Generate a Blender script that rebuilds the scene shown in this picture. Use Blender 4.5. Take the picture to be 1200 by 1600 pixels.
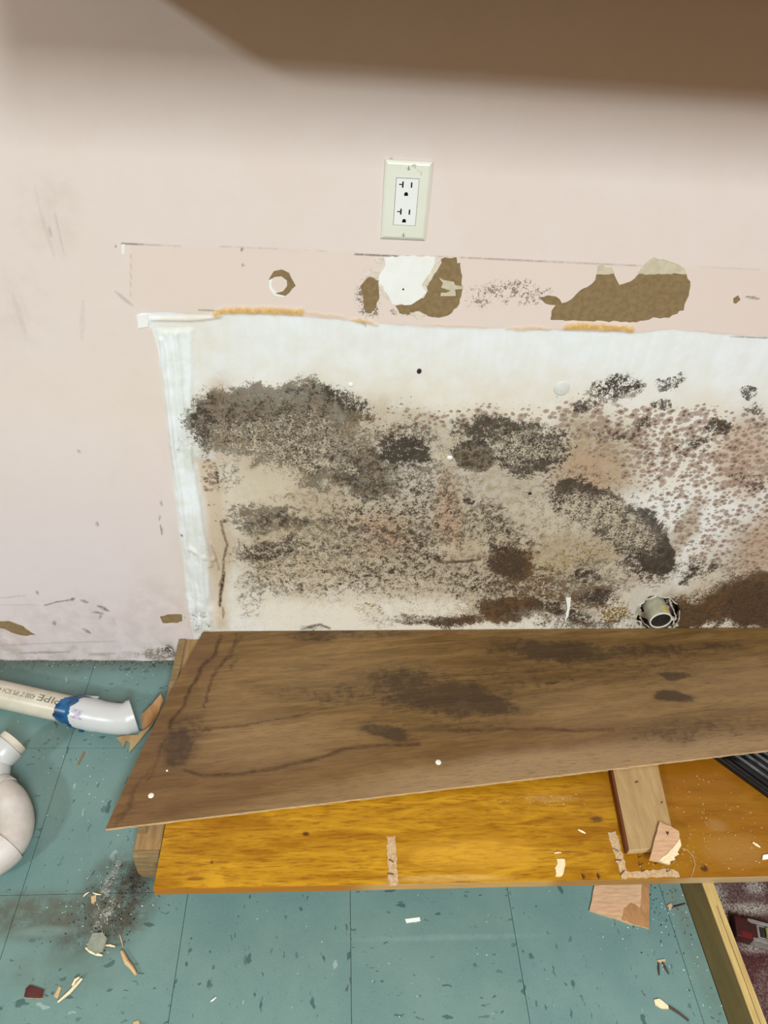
import bpy, bmesh, math, random
import numpy as np
from mathutils import Vector, Matrix

S = bpy.context.scene
C = S.collection
for o in list(bpy.data.objects):
    bpy.data.objects.remove(o)

# ------------------------------------------------------------------ camera
# world: x right along the wall, y = 0 on the wall (room at negative y), z up, metres
F, YAW, PIT, ROL, CH, CD = 1132.9, 0.1002, 0.6978, -0.0833, 1.4465, 1.1371
_fw = np.array([math.sin(YAW)*math.cos(PIT), math.cos(YAW)*math.cos(PIT), -math.sin(PIT)])
_r = np.array([math.cos(YAW), -math.sin(YAW), 0.0])
_d = np.cross(_fw, _r)
_R = math.cos(ROL)*_r + math.sin(ROL)*_d
_D = -math.sin(ROL)*_r + math.cos(ROL)*_d
_c = np.array([0.0, -CD, CH])
cam = bpy.data.cameras.new('camera')
cam.sensor_fit = 'VERTICAL'
cam.sensor_height = 36.0
cam.lens = F/1600*36.0
cam.clip_start = 0.02
camo = bpy.data.objects.new('camera', cam)
C.objects.link(camo)
camo.matrix_world = Matrix(((_R[0], -_D[0], -_fw[0], _c[0]), (_R[1], -_D[1], -_fw[1], _c[1]),
                            (_R[2], -_D[2], -_fw[2], _c[2]), (0, 0, 0, 1)))
S.camera = camo

# ------------------------------------------------------------------ light
S.view_settings.view_transform = 'Standard'
S.view_settings.look = 'None'
S.view_settings.gamma = 1.0
S.view_settings.use_curve_mapping = False
S.view_settings.exposure = 0.0
w = bpy.data.worlds.new('room')
S.world = w
w.use_nodes = True
w.node_tree.nodes['Background'].inputs[0].default_value = (1.0, 0.62, 0.33, 1)
w.node_tree.nodes['Background'].inputs[1].default_value = 0.345


def area(name, loc, target, sx, sy, power, col):
    l = bpy.data.lights.new(name, 'AREA')
    l.shape = 'RECTANGLE'
    l.size, l.size_y, l.energy, l.color = sx, sy, power, col
    o = bpy.data.objects.new(name, l)
    C.objects.link(o)
    o.location = loc
    o.rotation_euler = (Vector(target)-Vector(loc)).to_track_quat('-Z', 'Y').to_euler()
    return o


area('ceiling_lamp_near', (0.5, -3.15, 3.0), (0.5, -3.15, 0), 0.6, 1.9, 211, (0.90, 0.98, 1.0))
area('ceiling_lamp_far', (-3.28, -3.54, 3.0), (-3.28, -3.54, 0), 0.5, 0.5, 195, (0.84, 0.97, 1.0))


# ------------------------------------------------------------------ projection helpers (photograph measurements -> metres)
def proj(X, Y, Z):
    vx, vy, vz = X-_c[0], Y-_c[1], Z-_c[2]
    d = vx*_fw[0]+vy*_fw[1]+vz*_fw[2]
    return (600+F*(vx*_R[0]+vy*_R[1]+vz*_R[2])/d, 800+F*(vx*_D[0]+vy*_D[1]+vz*_D[2])/d)


def hit(u, v, ax, val):
    d = (u-600)/F*_R+(v-800)/F*_D+_fw
    t = (val-_c[ax])/d[ax]
    return Vector(_c+t*d)


def FL(u, v, z=0.0):
    return hit(u, v, 2, z)


def WA(u, v, y=0.0):
    return hit(u, v, 1, y)


# ------------------------------------------------------------------ colour + shader helpers
def lin(r, g, b):
    f = lambda c: (c/255/12.92 if c/255 <= 0.04045 else ((c/255+0.055)/1.055)**2.4)
    return (f(r), f(g), f(b), 1.0)


class G:
    def __init__(s, name, rough=0.6, spec=0.3):
        s.m = bpy.data.materials.new(name)
        s.m.use_nodes = True
        s.t = s.m.node_tree
        s.b = s.t.nodes['Principled BSDF']
        s.b.inputs['Roughness'].default_value = rough
        s.b.inputs['Specular IOR Level'].default_value = spec
        s._pos = None

    def put(s, sock, v):
        if isinstance(v, bpy.types.NodeSocket):
            s.t.links.new(v, sock)
        else:
            sock.default_value = v

    def node(s, typ, **kw):
        n = s.t.nodes.new(typ)
        for k, v in kw.items():
            setattr(n, k, v)
        return n

    def pos(s):
        if s._pos is None:
            s._pos = s.node('ShaderNodeNewGeometry').outputs['Position']
        return s._pos

    def obj(s):
        return s.node('ShaderNodeTexCoord').outputs['Object']

    def sep(s, vec):
        n = s.node('ShaderNodeSeparateXYZ')
        s.put(n.inputs[0], vec)
        return n.outputs

    def scale(s, vec, sc, rotz=0, loc=(0, 0, 0)):
        n = s.node('ShaderNodeMapping')
        s.put(n.inputs[0], vec)
        n.inputs['Location'].default_value = loc
        n.inputs['Rotation'].default_value = (0, 0, rotz)
        n.inputs['Scale'].default_value = sc
        return n.outputs[0]

    def attr(s, name):
        return s.node('ShaderNodeAttribute', attribute_name=name).outputs['Fac']

    def noise(s, scale, detail=3, rough=0.55, vec=None, dist=0.0):
        n = s.node('ShaderNodeTexNoise')
        s.put(n.inputs['Vector'], vec if vec is not None else s.pos())
        n.inputs['Scale'].default_value = scale
        n.inputs['Detail'].default_value = detail
        n.inputs['Roughness'].default_value = rough
        n.inputs['Distortion'].default_value = dist
        return n.outputs['Fac']

    def voro(s, scale, vec=None, rnd=1.0):
        n = s.node('ShaderNodeTexVoronoi')
        s.put(n.inputs['Vector'], vec if vec is not None else s.pos())
        n.inputs['Scale'].default_value = scale
        n.inputs['Randomness'].default_value = rnd
        return n.outputs['Distance'], s.sep(n.outputs['Color'])[0]

    def ma(s, op, a, b=0.0, c=0.0, clamp=False):
        n = s.node('ShaderNodeMath', operation=op, use_clamp=clamp)
        s.put(n.inputs[0], a)
        s.put(n.inputs[1], b)
        s.put(n.inputs[2], c)
        return n.outputs[0]

    def ss(s, x, a, b, lo=0.0, hi=1.0):
        n = s.node('ShaderNodeMapRange', interpolation_type='SMOOTHSTEP')
        s.put(n.inputs[0], x)
        s.put(n.inputs[1], a)
        s.put(n.inputs[2], b)
        n.inputs[3].default_value = lo
        n.inputs[4].default_value = hi
        return n.outputs[0]

    def mix(s, f, a, b):
        n = s.node('ShaderNodeMix', data_type='RGBA')
        s.put(n.inputs[0], f)
        s.put(n.inputs[6], a)
        s.put(n.inputs[7], b)
        return n.outputs[2]

    def cov(s, mask, noise, soft=0.08):
        """grains appear where the noise (0..1) exceeds 1-mask"""
        t = s.ma('SUBTRACT', 1.0+soft*1.2, s.ma('MULTIPLY', mask, 1.0+soft*2.2))
        return s.ss(noise, s.ma('SUBTRACT', t, soft), s.ma('ADD', t, soft))

    def ell(s, x, y, cx, cy, rx, ry, rot=0, soft=0.5):
        c_, s_ = math.cos(rot), math.sin(rot)
        dx, dy = s.ma('SUBTRACT', x, cx), s.ma('SUBTRACT', y, cy)
        a = s.ma('MULTIPLY', s.ma('ADD', s.ma('MULTIPLY', dx, c_), s.ma('MULTIPLY', dy, s_)), 1/rx)
        b = s.ma('MULTIPLY', s.ma('SUBTRACT', s.ma('MULTIPLY', dy, c_), s.ma('MULTIPLY', dx, s_)), 1/ry)
        d = s.ma('SQRT', s.ma('ADD', s.ma('MULTIPLY', a, a), s.ma('MULTIPLY', b, b)))
        return s.ss(d, 1+soft, 1-soft)

    def out(s, col, rough=None, bump=None, bs=0.3, bd=0.002):
        s.put(s.b.inputs['Base Color'], col)
        if rough is not None:
            s.put(s.b.inputs['Roughness'], rough)
        if bump is not None:
            n = s.node('ShaderNodeBump')
            n.inputs['Strength'].default_value = bs
            n.inputs['Distance'].default_value = bd
            s.put(n.inputs['Height'], bump)
            s.put(s.b.inputs['Normal'], n.outputs[0])
        return s.m


# ------------------------------------------------------------------ object helpers
def link(name, me, mat=None, parent=None):
    o = bpy.data.objects.new(name, me)
    C.objects.link(o)
    if mat is not None and me is not None and not me.materials:
        me.materials.append(mat)
    if parent is not None:
        o.parent = parent
    return o


def tag(o, label=None, cat=None, group=None, kind=None):
    for k, v in (('label', label), ('category', cat), ('group', group), ('kind', kind)):
        if v:
            o[k] = v
    return o


def thing(name, label, cat, loc=(0, 0, 0), group=None):
    o = bpy.data.objects.new(name, None)
    o.empty_display_size = 0.05
    o.location = loc
    C.objects.link(o)
    return tag(o, label, cat, group)


def rel(parent):
    return Vector(parent.location) if parent is not None else Vector((0, 0, 0))


def bm_obj(name, bm, mat, parent=None, smooth=False, bevel=0.0, seg=2, loc=None):
    """bm is in world coordinates; the mesh is stored relative to its origin"""
    if bevel > 0:
        bmesh.ops.bevel(bm, geom=[e for e in bm.edges if e.calc_face_angle(0) > 0.5], offset=bevel, segments=seg,
                        affect='EDGES', profile=0.6, clamp_overlap=True)
    bmesh.ops.recalc_face_normals(bm, faces=bm.faces)
    org = rel(parent)
    if parent is not None and parent.parent is not None:
        org = org + rel(parent.parent)
    me = bpy.data.meshes.new(name)
    if parent is None:
        vs = [v.co.copy() for v in bm.verts]
        lo = Vector([min(v[i] for v in vs) for i in range(3)])
        hi = Vector([max(v[i] for v in vs) for i in range(3)])
        base = Vector(((lo.x+hi.x)/2, (lo.y+hi.y)/2, lo.z))
        for v in bm.verts:
            v.co -= base
    else:
        for v in bm.verts:
            v.co -= org
    bm.to_mesh(me)
    bm.free()
    o = link(name, me, mat, parent)
    if parent is None:
        o.location = base
    if smooth:
        for p in me.polygons:
            p.use_smooth = True
        me.set_sharp_from_angle(angle=math.radians(40))
    return o


def box(x0, x1, y0, y1, z0, z1, bm=None):
    bm = bm or bmesh.new()
    vs = [bm.verts.new((x, y, z)) for z in (z0, z1) for y in (y0, y1) for x in (x0, x1)]
    for f in ((0, 2, 3, 1), (4, 5, 7, 6), (0, 1, 5, 4), (2, 6, 7, 3), (0, 4, 6, 2), (1, 3, 7, 5)):
        bm.faces.new([vs[i] for i in f])
    return bm


def prism(pts, off, bm=None):
    """polygon of world points extruded by the vector off"""
    bm = bm or bmesh.new()
    off = Vector(off)
    a = [bm.verts.new(p) for p in pts]
    b = [bm.verts.new(Vector(p)+off) for p in pts]
    n = len(pts)
    f1 = bm.faces.new(a)
    f2 = bm.faces.new(list(reversed(b)))
    for i in range(n):
        bm.faces.new((a[i], b[i], b[(i+1) % n], a[(i+1) % n]))
    bm.normal_update()
    bmesh.ops.triangulate(bm, faces=[f1, f2])
    return bm


def sweep(rings, bm=None, close_ends=True):
    bm = bm or bmesh.new()
    R = [[bm.verts.new(p) for p in r] for r in rings]
    n = len(R[0])
    for a, b in zip(R, R[1:]):
        for i in range(n):
            bm.faces.new((a[i], a[(i+1) % n], b[(i+1) % n], b[i]))
    if close_ends:
        bm.faces.new(R[0])
        bm.faces.new(list(reversed(R[-1])))
    return bm


def ring(c, d, r, n=32, up=Vector((0, 0, 1))):
    d = Vector(d).normalized()
    a = d.cross(up)
    if a.length < 1e-4:
        a = d.cross(Vector((1, 0, 0)))
    a.normalize()
    b = a.cross(d)
    return [Vector(c)+r*(math.cos(2*math.pi*i/n)*a+math.sin(2*math.pi*i/n)*b) for i in range(n)]


def tube(path, radii, n=28, bm=None, close_ends=True):
    path = [Vector(p) for p in path]
    rings = []
    for i, p in enumerate(path):
        d = path[min(i+1, len(path)-1)]-path[max(i-1, 0)]
        rings.append(ring(p, d, radii[i] if hasattr(radii, '__len__') else radii, n))
    return sweep(rings, bm, close_ends)


def ragged(pts, amp, step, seed):
    """subdivide a closed pixel outline and roughen it"""
    rd = random.Random(seed)
    out = []
    n = len(pts)
    for i in range(n):
        a, b = pts[i], pts[(i+1) % n]
        L = math.hypot(b[0]-a[0], b[1]-a[1])
        k = max(1, int(L/step))
        for j in range(k):
            t = j/k
            q = amp if j else amp*0.4
            out.append((a[0]+(b[0]-a[0])*t+rd.uniform(-q, q), a[1]+(b[1]-a[1])*t+rd.uniform(-q, q)))
    return out


# ------------------------------------------------------------------ numpy fields for stains (evaluated once on the surface's own vertices)
def vnoise(u, v, sc, seed):
    rs = np.random.RandomState(seed)
    L = rs.rand(256, 256)
    x, y = u/sc+1000.3, v/sc+1000.7
    xi, yi = np.floor(x).astype(int), np.floor(y).astype(int)
    fx, fy = x-xi, y-yi
    fx, fy = fx*fx*(3-2*fx), fy*fy*(3-2*fy)
    g = lambda a, b: L[a % 256, b % 256]
    return (g(xi, yi)*(1-fx)+g(xi+1, yi)*fx)*(1-fy)+(g(xi, yi+1)*(1-fx)+g(xi+1, yi+1)*fx)*fy


def fbm(u, v, sc, seed, oc=3):
    t, a, s_ = 0, 1.0, 0
    for i in range(oc):
        t = t+a*vnoise(u, v, sc/2**i, seed+i)
        s_ += a
        a *= 0.5
    return t/s_-0.5


def ells(u, v, L):
    U_, V_ = u, v
    m = np.zeros_like(u[0] if isinstance(u, tuple) else u)
    for e in L:
        u, v = (U_[e[2] <= 52], V_[e[2] <= 52]) if isinstance(U_, tuple) else (U_, V_)
        cu, cv, ru, rv, rot, amp = e[:6]
        soft = e[6] if len(e) > 6 else 0.45
        c_, s_ = math.cos(math.radians(rot)), math.sin(math.radians(rot))
        a, b = ((u-cu)*c_+(v-cv)*s_)/ru, (-(u-cu)*s_+(v-cv)*c_)/rv
        t = np.clip((1+soft-np.sqrt(a*a+b*b))/(2*soft), 0, 1)
        m = np.maximum(m, amp*t*t*(3-2*t))
    return m


def strokes(u, v, L):
    m = np.zeros_like(u)
    for pts, wd, amp in L:
        for (a, b), (c, d) in zip(pts, pts[1:]):
            sel = (u > min(a, c)-3*wd-2) & (u < max(a, c)+3*wd+2) & (v > min(b, d)-3*wd-2) & (v < max(b, d)+3*wd+2)
            if not sel.any():
                continue
            us, vs = u[sel], v[sel]
            l2 = (c-a)**2+(d-b)**2+1e-9
            t = np.clip(((us-a)*(c-a)+(vs-b)*(d-b))/l2, 0, 1)
            dd = np.hypot(us-a-t*(c-a), vs-b-t*(d-b))
            we = wd*(.45+.75*np.sin(np.pi*np.clip(t, .04, .96))) if len(pts) == 2 else wd
            q = np.clip((we*1.4-dd)/(we*1.0), 0, 1)
            m[sel] = np.maximum(m[sel], amp*q)
    return m


def sdf(u, v, P):
    d = np.full(u.shape, 1e9)
    ins = np.zeros(u.shape, bool)
    for (a, b), (c, e) in zip(P, P[1:]+P[:1]):
        l2 = (c-a)**2+(e-b)**2+1e-9
        t = np.clip(((u-a)*(c-a)+(v-b)*(e-b))/l2, 0, 1)
        d = np.minimum(d, np.hypot(u-a-t*(c-a), v-b-t*(e-b)))
        if b != e:
            cr = ((b > v) != (e > v)) & (u < (c-a)*(v-b)/(e-b)+a)
            ins ^= cr
    return np.where(ins, d, -d)


def grid_mesh(name, P, attrs, keep=None):
    """P: (ny,nx,3) array"""
    ny, nx = P.shape[:2]
    me = bpy.data.meshes.new(name)
    idx = np.arange(ny*nx).reshape(ny, nx)
    q = np.stack([idx[:-1, :-1], idx[:-1, 1:], idx[1:, 1:], idx[1:, :-1]], -1).reshape(-1, 4)
    if keep is not None:
        q = q[keep.reshape(-1)]
    me.vertices.add(ny*nx)
    me.vertices.foreach_set('co', P.reshape(-1).astype(np.float32))
    me.loops.add(q.size)
    me.loops.foreach_set('vertex_index', q.reshape(-1).astype(np.int32))
    me.polygons.add(len(q))
    me.polygons.foreach_set('loop_start', np.arange(0, q.size, 4, dtype=np.int32))
    me.polygons.foreach_set('loop_total', np.full(len(q), 4, dtype=np.int32))
    me.update(calc_edges=True)
    for k, a in attrs.items():
        at = me.attributes.new(k, 'FLOAT', 'POINT')
        at.data.foreach_set('value', a.reshape(-1).astype(np.float32))
    me.polygons.foreach_set('use_smooth', np.ones(len(q), bool))
    return me


# =================================================================== BACK WALL
xs = np.concatenate([np.arange(-2.6, -0.80, 0.06), np.arange(-0.80, 1.16, 0.0026), np.arange(1.18, 2.6, 0.06)])
zs = np.concatenate([np.arange(0.0, 1.06, 0.0026), np.arange(1.07, 2.62, 0.05)])
X, Z = np.meshgrid(xs, zs)
U0, V0 = proj(X, np.zeros_like(X), Z)
jit = (fbm(U0*.8+V0*.6, V0*.8-U0*.6, 9, 5, 3), fbm(U0*.8+V0*.6, V0*.8-U0*.6, 9, 15, 3))
wu = (U0+58*fbm(U0*.9+V0*.4, V0*.9-U0*.4, 70, 1, 4)+9*jit[0], U0+14*fbm(U0*.9+V0*.4, V0*.9-U0*.4, 34, 21, 3)+8*jit[0])
wv = (V0+48*fbm(U0*.9+V0*.4, V0*.9-U0*.4, 64, 11, 4)+9*jit[1], V0+12*fbm(U0*.9+V0*.4, V0*.9-U0*.4, 30, 31, 3)+8*jit[1])
WHITE = [(217, 489), (260, 487), (330, 493), (352, 488), (480, 495), (620, 508), (780, 513), (905, 517), (990, 520),
         (1050, 515), (1120, 522), (1260, 530), (2300, 590), (2300, 1100), (312, 1040), (300, 985), (292, 930), (286, 860), (280, 790),
         (269, 700), (256, 600), (246, 540), (236, 512), (218, 510)]
A = {}
A['sdw'] = (sdf(U0, V0, WHITE)+3*fbm(U0, V0, 14, 60))/10
A['strip'] = np.clip(sdf(U0, V0, [(246, 515), (300, 515), (300, 600), (297, 660), (303, 720), (312, 760), (322, 830), (327, 880),
                                 (332, 985), (302, 985), (285, 860), (268, 700)])/7+0.5+0.8*fbm(U0, V0, 20, 61), 0, 1)
A['cream'] = np.clip(ells(wu, wv, [(700, 640, 420, 60, 3, .8, .8), (300, 540, 60, 50, 0, .5, .6), (560, 560, 260, 40, 3, .25, .8), (1000, 690, 260, 90, 0, .7, .6),
                                   (330, 640, 36, 60, 0, .6, .6), (650, 900, 350, 110, 0, .85, .5), (415, 765, 100, 75, 0, 1, .6), (470, 860, 150, 100, 0, 1, .6), (1120, 800, 150, 160, 0, .3, .5)]), 0, 1)
A['tancream'] = np.clip(sdf(U0, V0, [(305, 715), (345, 715), (352, 760), (362, 830), (372, 860), (362, 900), (360, 985), (334, 985), (326, 880), (318, 800), (310, 760)])/15+.35
                        + 1.0*fbm(U0, V0, 22, 66), 0, 1)
A['tan'] = ells(wu, wv, [
    (600, 790, 170, 95, 10, .85), (760, 790, 140, 95, 0, .85), (480, 700, 170, 80, 0, .55), (560, 690, 110, 70, 0, .7), (560, 850, 190, 60, 0, .55),
    (930, 715, 75, 62, 0, .9, .5), (880, 860, 130, 50, 5, .95), (1110, 960, 120, 55, -8, 1), (1170, 900, 80, 90, 20, .7), (740, 700, 120, 50, 0, .7), (420, 760, 80, 50, 0, .4, .6), (470, 850, 140, 80, 0, .62, .6), (640, 660, 60, 30, 0, .6),
    (820, 940, 150, 50, 0, .8), (600, 835, 50, 35, 0, .6), (1060, 840, 16, 70, 35, .75), (1005, 920, 60, 40, 0, .55), (700, 880, 80, 50, 0, .6), (1180, 700, 50, 60, 0, .35), (440, 870, 90, 60, 0, .45)])
field = np.clip((sdf(wu[0]*.5+U0*.5, wv[0]*.5+V0*.5, [(312, 640), (345, 612), (560, 635), (700, 668), (880, 668), (985, 700), (985, 775), (1050, 835), (1062, 905), (1000, 935), (900, 990), (640, 962), (560, 925), (372, 925), (366, 800), (400, 770), (470, 770), (400, 725), (330, 712)])+14)/48, 0, 1)
A['tan'] = np.maximum(A['tan'], .82*field)
A['pinkish'] = ells(wu, wv, [(595, 835, 45, 32, 0, .9, .6), (915, 745, 50, 40, -20, .7, .6), (345, 655, 22, 60, 0, .8, .5), (700, 800, 20, 60, 0, .8, .6), (1165, 720, 45, 60, 0, .7), (1190, 860, 30, 90, 25, .7),
                                (450, 690, 120, 50, 0, .3)])
A['brown'] = ells(wu, wv, [
    (1110, 955, 105, 36, -12, .85), (1175, 950, 60, 55, 0, .95), (800, 882, 42, 30, 15, .85), (840, 900, 90, 30, 0, .5), (795, 955, 58, 22, 0, .9), (870, 965, 120, 18, 0, .7), (708, 972, 46, 11, 0, .9),
    (645, 968, 26, 9, 0, .8), (560, 650, 26, 16, 0, .6), (1015, 975, 70, 20, 0, .35), (1100, 890, 40, 14, -30, .5), (1020, 880, 45, 40, 0, .55), (850, 920, 110, 35, 0, .6), (930, 930, 50, 20, 0, .7),
    (430, 690, 150, 50, 0, .35), (640, 700, 60, 30, 0, .45), (820, 700, 90, 40, 0, .45), (1060, 700, 70, 30, -15, .35), (960, 985, 90, 12, 0, .5), (480, 790, 90, 25, 0, .3), (700, 850, 50, 22, 0, .35)])
A['yellow'] = ells(wu, wv, [(580, 953, 26, 11, 5, .95), (960, 955, 28, 25, 0, .6), (905, 870, 60, 30, 0, .35), (440, 885, 60, 18, 0, .45), (520, 820, 100, 40, 10, .2)])
A['grey'] = ells(wu, wv, [
    (430, 655, 135, 58, 0, .88, .22), (375, 650, 70, 48, 0, .8, .25), (500, 712, 135, 56, 12, .88, .3), (565, 748, 85, 40, 20, .85), (390, 690, 80, 30, 0, .86, .3), (620, 690, 80, 40, 0, .6), (420, 630, 90, 28, 0, .85, .3), (430, 812, 75, 20, 3, .75), (530, 835, 105, 40, 15, .62),
    (410, 868, 55, 34, 0, .66), (500, 870, 150, 55, 0, .5), (590, 890, 110, 48, 0, .5), (420, 915, 65, 22, 0, .5), (390, 935, 28, 40, 0, .45), (640, 770, 110, 70, 0, .5), (760, 825, 90, 42, 0, .55),
    (600, 968, 45, 14, 0, .6), (870, 968, 100, 18, 0, .5), (930, 905, 70, 30, 0, .55), (1090, 890, 45, 25, 0, .5), (640, 850, 90, 40, 0, .6), (700, 905, 120, 40, 0, .5), (320, 655, 24, 50, 0, .7), (740, 712, 34, 26, 0, .95, .2),
    (1140, 900, 60, 40, 0, .4), (800, 465, 75, 20, 0, .42, .5), (575, 460, 22, 40, 0, .5, .5), (650, 485, 60, 12, 0, .4, .5), (900, 780, 100, 60, 0, .4), (350, 745, 28, 28, 0, .4), (585, 748, 24, 12, 0, .75, .2),
    (660, 730, 45, 12, 0, .6), (960, 607, 50, 22, -8, .6, .2), (310, 970, 22, 18, 0, .35), (250, 1022, 38, 10, 0, .6), (490, 981, 22, 5, 0, .9)])
A['dark'] = ells(wu, wv, [
    (318, 665, 20, 40, 0, .66), (330, 630, 20, 18, 0, .5), (535, 624, 46, 16, 22, .74), (480, 618, 60, 12, 5, .5), (630, 705, 48, 28, 5, .92), (800, 680, 100, 26, 8, .9), (830, 712, 58, 36, 0, .92), (740, 708, 36, 28, 0, .62, .25),
    (925, 785, 66, 34, 12, 1.05, .3), (975, 822, 66, 42, 34, 1.0, .35), (1025, 868, 32, 30, 30, 1.15, .22), (1010, 845, 40, 30, 40, 1.0), (1000, 880, 42, 22, 0, .7), (795, 880, 34, 24, 0, .62), (915, 897, 22, 13, 0, .85), (938, 931, 32, 11, 0, .85),
    (960, 605, 42, 17, -8, .66, .3), (913, 636, 18, 11, -25, .66, .3), (1047, 600, 30, 12, -18, .6, .2), (1033, 631, 17, 9, 0, .72, .25), (1172, 612, 15, 10, -10, .72, .25), (1178, 638, 13, 10, 0, .68, .25),
    (1122, 668, 22, 15, 0, .78), (1085, 692, 36, 12, -15, .6), (1005, 664, 22, 10, -25, .66), (960, 680, 50, 12, 0, .5), (430, 668, 120, 45, 0, .55), (520, 715, 120, 46, 12, .6), (560, 748, 75, 30, 25, .62), (400, 640, 80, 30, 0, .5), (440, 812, 70, 14, 0, .5), (560, 840, 60, 30, 40, .45),
    (640, 800, 90, 60, 0, .42), (640, 850, 70, 30, 20, .5), (770, 830, 80, 40, 0, .45), (580, 800, 50, 40, 0, .45), (420, 862, 60, 26, 0, .56), (500, 880, 130, 48, 0, .46), (620, 900, 100, 45, 0, .48), (730, 915, 80, 36, 0, .46), (880, 950, 60, 14, 0, .66), (860, 975, 40, 8, 0, .6), (690, 972, 40, 8, 0, .5), (1175, 945, 50, 45, 0, .5),
    (1180, 762, 18, 10, 0, .55), (1165, 745, 30, 8, 0, .45), (760, 925, 60, 20, 0, .45), (680, 870, 22, 7, 0, .6), (735, 782, 14, 5, 0, .8), (490, 981, 20, 4, 0, .7), (1110, 890, 16, 7, -30, .85), (1075, 905, 14, 9, -40, .75), (1085, 885, 6, 14, 30, .6),
    (800, 858, 46, 7, 6, .7), (330, 745, 16, 14, 0, .5), (1080, 965, 40, 30, 0, .35), (262, 1018, 16, 9, 0, .6), (1150, 985, 80, 12, 0, .5), (935, 972, 80, 12, 0, .4), (620, 660, 60, 16, 0, .35), (1000, 800, 120, 70, 20, .3)])
A['spots'] = ells(wu, wv, [
    (1080, 705, 170, 60, 6, .9, .4), (1130, 790, 130, 110, 0, .72, .4), (1000, 665, 150, 34, 3, .95, .4), (860, 652, 90, 24, 0, .7, .5), (740, 655, 150, 22, 0, .65, .6), (640, 650, 60, 28, 0, .5, .5), (328, 745, 14, 36, 0, .7), (1160, 870, 60, 60, 0, .42),
    (340, 790, 16, 30, 0, .4), (1050, 780, 60, 50, 0, .5), (1175, 690, 50, 50, 0, .9, .5), (600, 900, 160, 50, 0, .25), (1180, 750, 40, 30, 0, .85)])
A['speck'] = ells(wu, wv, [(600, 880, 230, 80, 0, .6, .5), (470, 850, 110, 90, 0, .45), (740, 650, 170, 28, 0, .5, .6), (620, 640, 60, 30, 0, .5, .6), (640, 790, 120, 90, 0, .4), (380, 650, 80, 60, 0, .6), (500, 950, 120, 20, 0, .35), (760, 920, 120, 40, 0, .5),
                              (900, 640, 120, 30, 0, .35, .6)])
A['fleck'] = ells(wu, wv, [(760, 985, 420, 10, 0, .75, .5), (500, 960, 140, 26, 0, .75), (660, 945, 80, 22, 0, .7), (620, 925, 90, 18, 0, .5), (450, 690, 130, 45, 0, .34), (430, 740, 45, 20, 0, .62), (900, 975, 90, 14, 0, .55), (965, 935, 22, 14, 0, .6),
                              (930, 795, 60, 30, 0, .56), (985, 830, 50, 26, 34, .5), (820, 700, 60, 30, 0, .4), (480, 720, 100, 30, 10, .42), (690, 860, 22, 8, 0, .55), (850, 800, 60, 40, 0, .4), (1100, 915, 40, 20, -30, .55), (690, 715, 20, 6, 10, .6), (470, 890, 80, 18, 0, .45), (960, 890, 30, 14, 0, .4), (520, 850, 100, 30, 0, .3)])
A['crack'] = strokes(U0+3*fbm(U0, V0, 9, 80), V0, [
    ([(345, 815), (350, 835), (355, 852), (350, 872), (348, 895), (344, 915)], 2.0, .75), ([(350, 895), (346, 918), (344, 946)], 2.6, 1), ([(331, 850), (341, 880), (343, 890)], 1.4, .4),
    ([(349, 816), (353, 812)], 3, .8), ([(348, 948), (349, 965)], 2, .6), ([(372, 842), (374, 855)], 1.6, .6), ([(500, 976), (470, 984)], 2, .6), ([(480, 980), (500, 976), (515, 982)], 2, .8),
    ([(680, 868), (688, 878), (720, 878), (750, 874)], 2.4, .8), ([(765, 862), (800, 857), (830, 866)], 3, .8), ([(1078, 884), (1084, 896), (1072, 905), (1062, 912)], 3, .8)])
A['scuff_gap_shade'] = strokes(U0, V0+2*fbm(U0, V0, 10, 81), [
    ([(70, 945), (88, 940), (116, 936)], 1.0, .8), ([(110, 937), (117, 935)], 2, .8), ([(126, 937), (138, 941)], 2, .7), ([(153, 946), (170, 954)], 2.4, .8), ([(145, 955), (162, 959)], 1.4, .7), ([(158, 960), (156, 966)], 1.8, .6),
    ([(130, 982), (142, 989)], 1.8, .8), ([(84, 971), (86, 976)], 2.4, .7), ([(57, 923), (60, 928)], 1.8, .6), ([(151, 815), (153, 822)], 2.2, .6), ([(122, 703), (126, 707)], 2, .5), ([(251, 782), (253, 790)], 1.4, .6), ([(250, 805), (249, 812)], 1.2, .5), ([(251, 820), (254, 836)], 1.4, .7),
    ([(284, 833), (285, 836)], 2, .9), ([(190, 380), (225, 382)], 1, .8), ([(225, 382), (290, 386)], .8, .35), ([(340, 385), (560, 396)], .8, .25), ([(555, 397), (640, 400)], 1.2, .9), ([(640, 400), (780, 405), (880, 409)], 1, .55), ([(880, 409), (1030, 416)], .9, .4),
    ([(1030, 416), (1200, 421)], .8, .15), ([(205, 388), (204, 470)], .9, .25), ([(180, 455), (208, 478)], 2, .35), ([(310, 484), (345, 486)], 1.2, .6), ([(1140, 526), (1200, 528)], 1, .7), ([(60, 320), (85, 400)], 3, .12), ([(85, 330), (100, 400)], 1.5, .2), ([(20, 460), (40, 520)], 4, .1),
    ([(75, 350), (80, 370)], 1.4, .4), ([(130, 470), (128, 530)], 4, .1), ([(725, 240), (790, 242)], 1, .3), ([(0, 1008), (90, 1004), (180, 1002)], 1.5, .2), ([(30, 1020), (110, 1018)], 1.5, .5), ([(140, 1022), (180, 1021)], 2, .4), ([(560, 497), (573, 510)], 1.4, .7), ([(377, 388), (379, 392)], 2, .9),
    ([(379, 413), (381, 416)], 2, .7), ([(1165, 463), (1185, 466)], 1.6, .8), ([(975, 465), (1010, 466)], .8, .5), ([(0, 934), (40, 930)], 1, .3), ([(0, 945), (60, 945)], 1, .2), ([(175, 962), (182, 980)], 1, .2), ([(180, 385), (182, 384)], 2, .8)])
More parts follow.
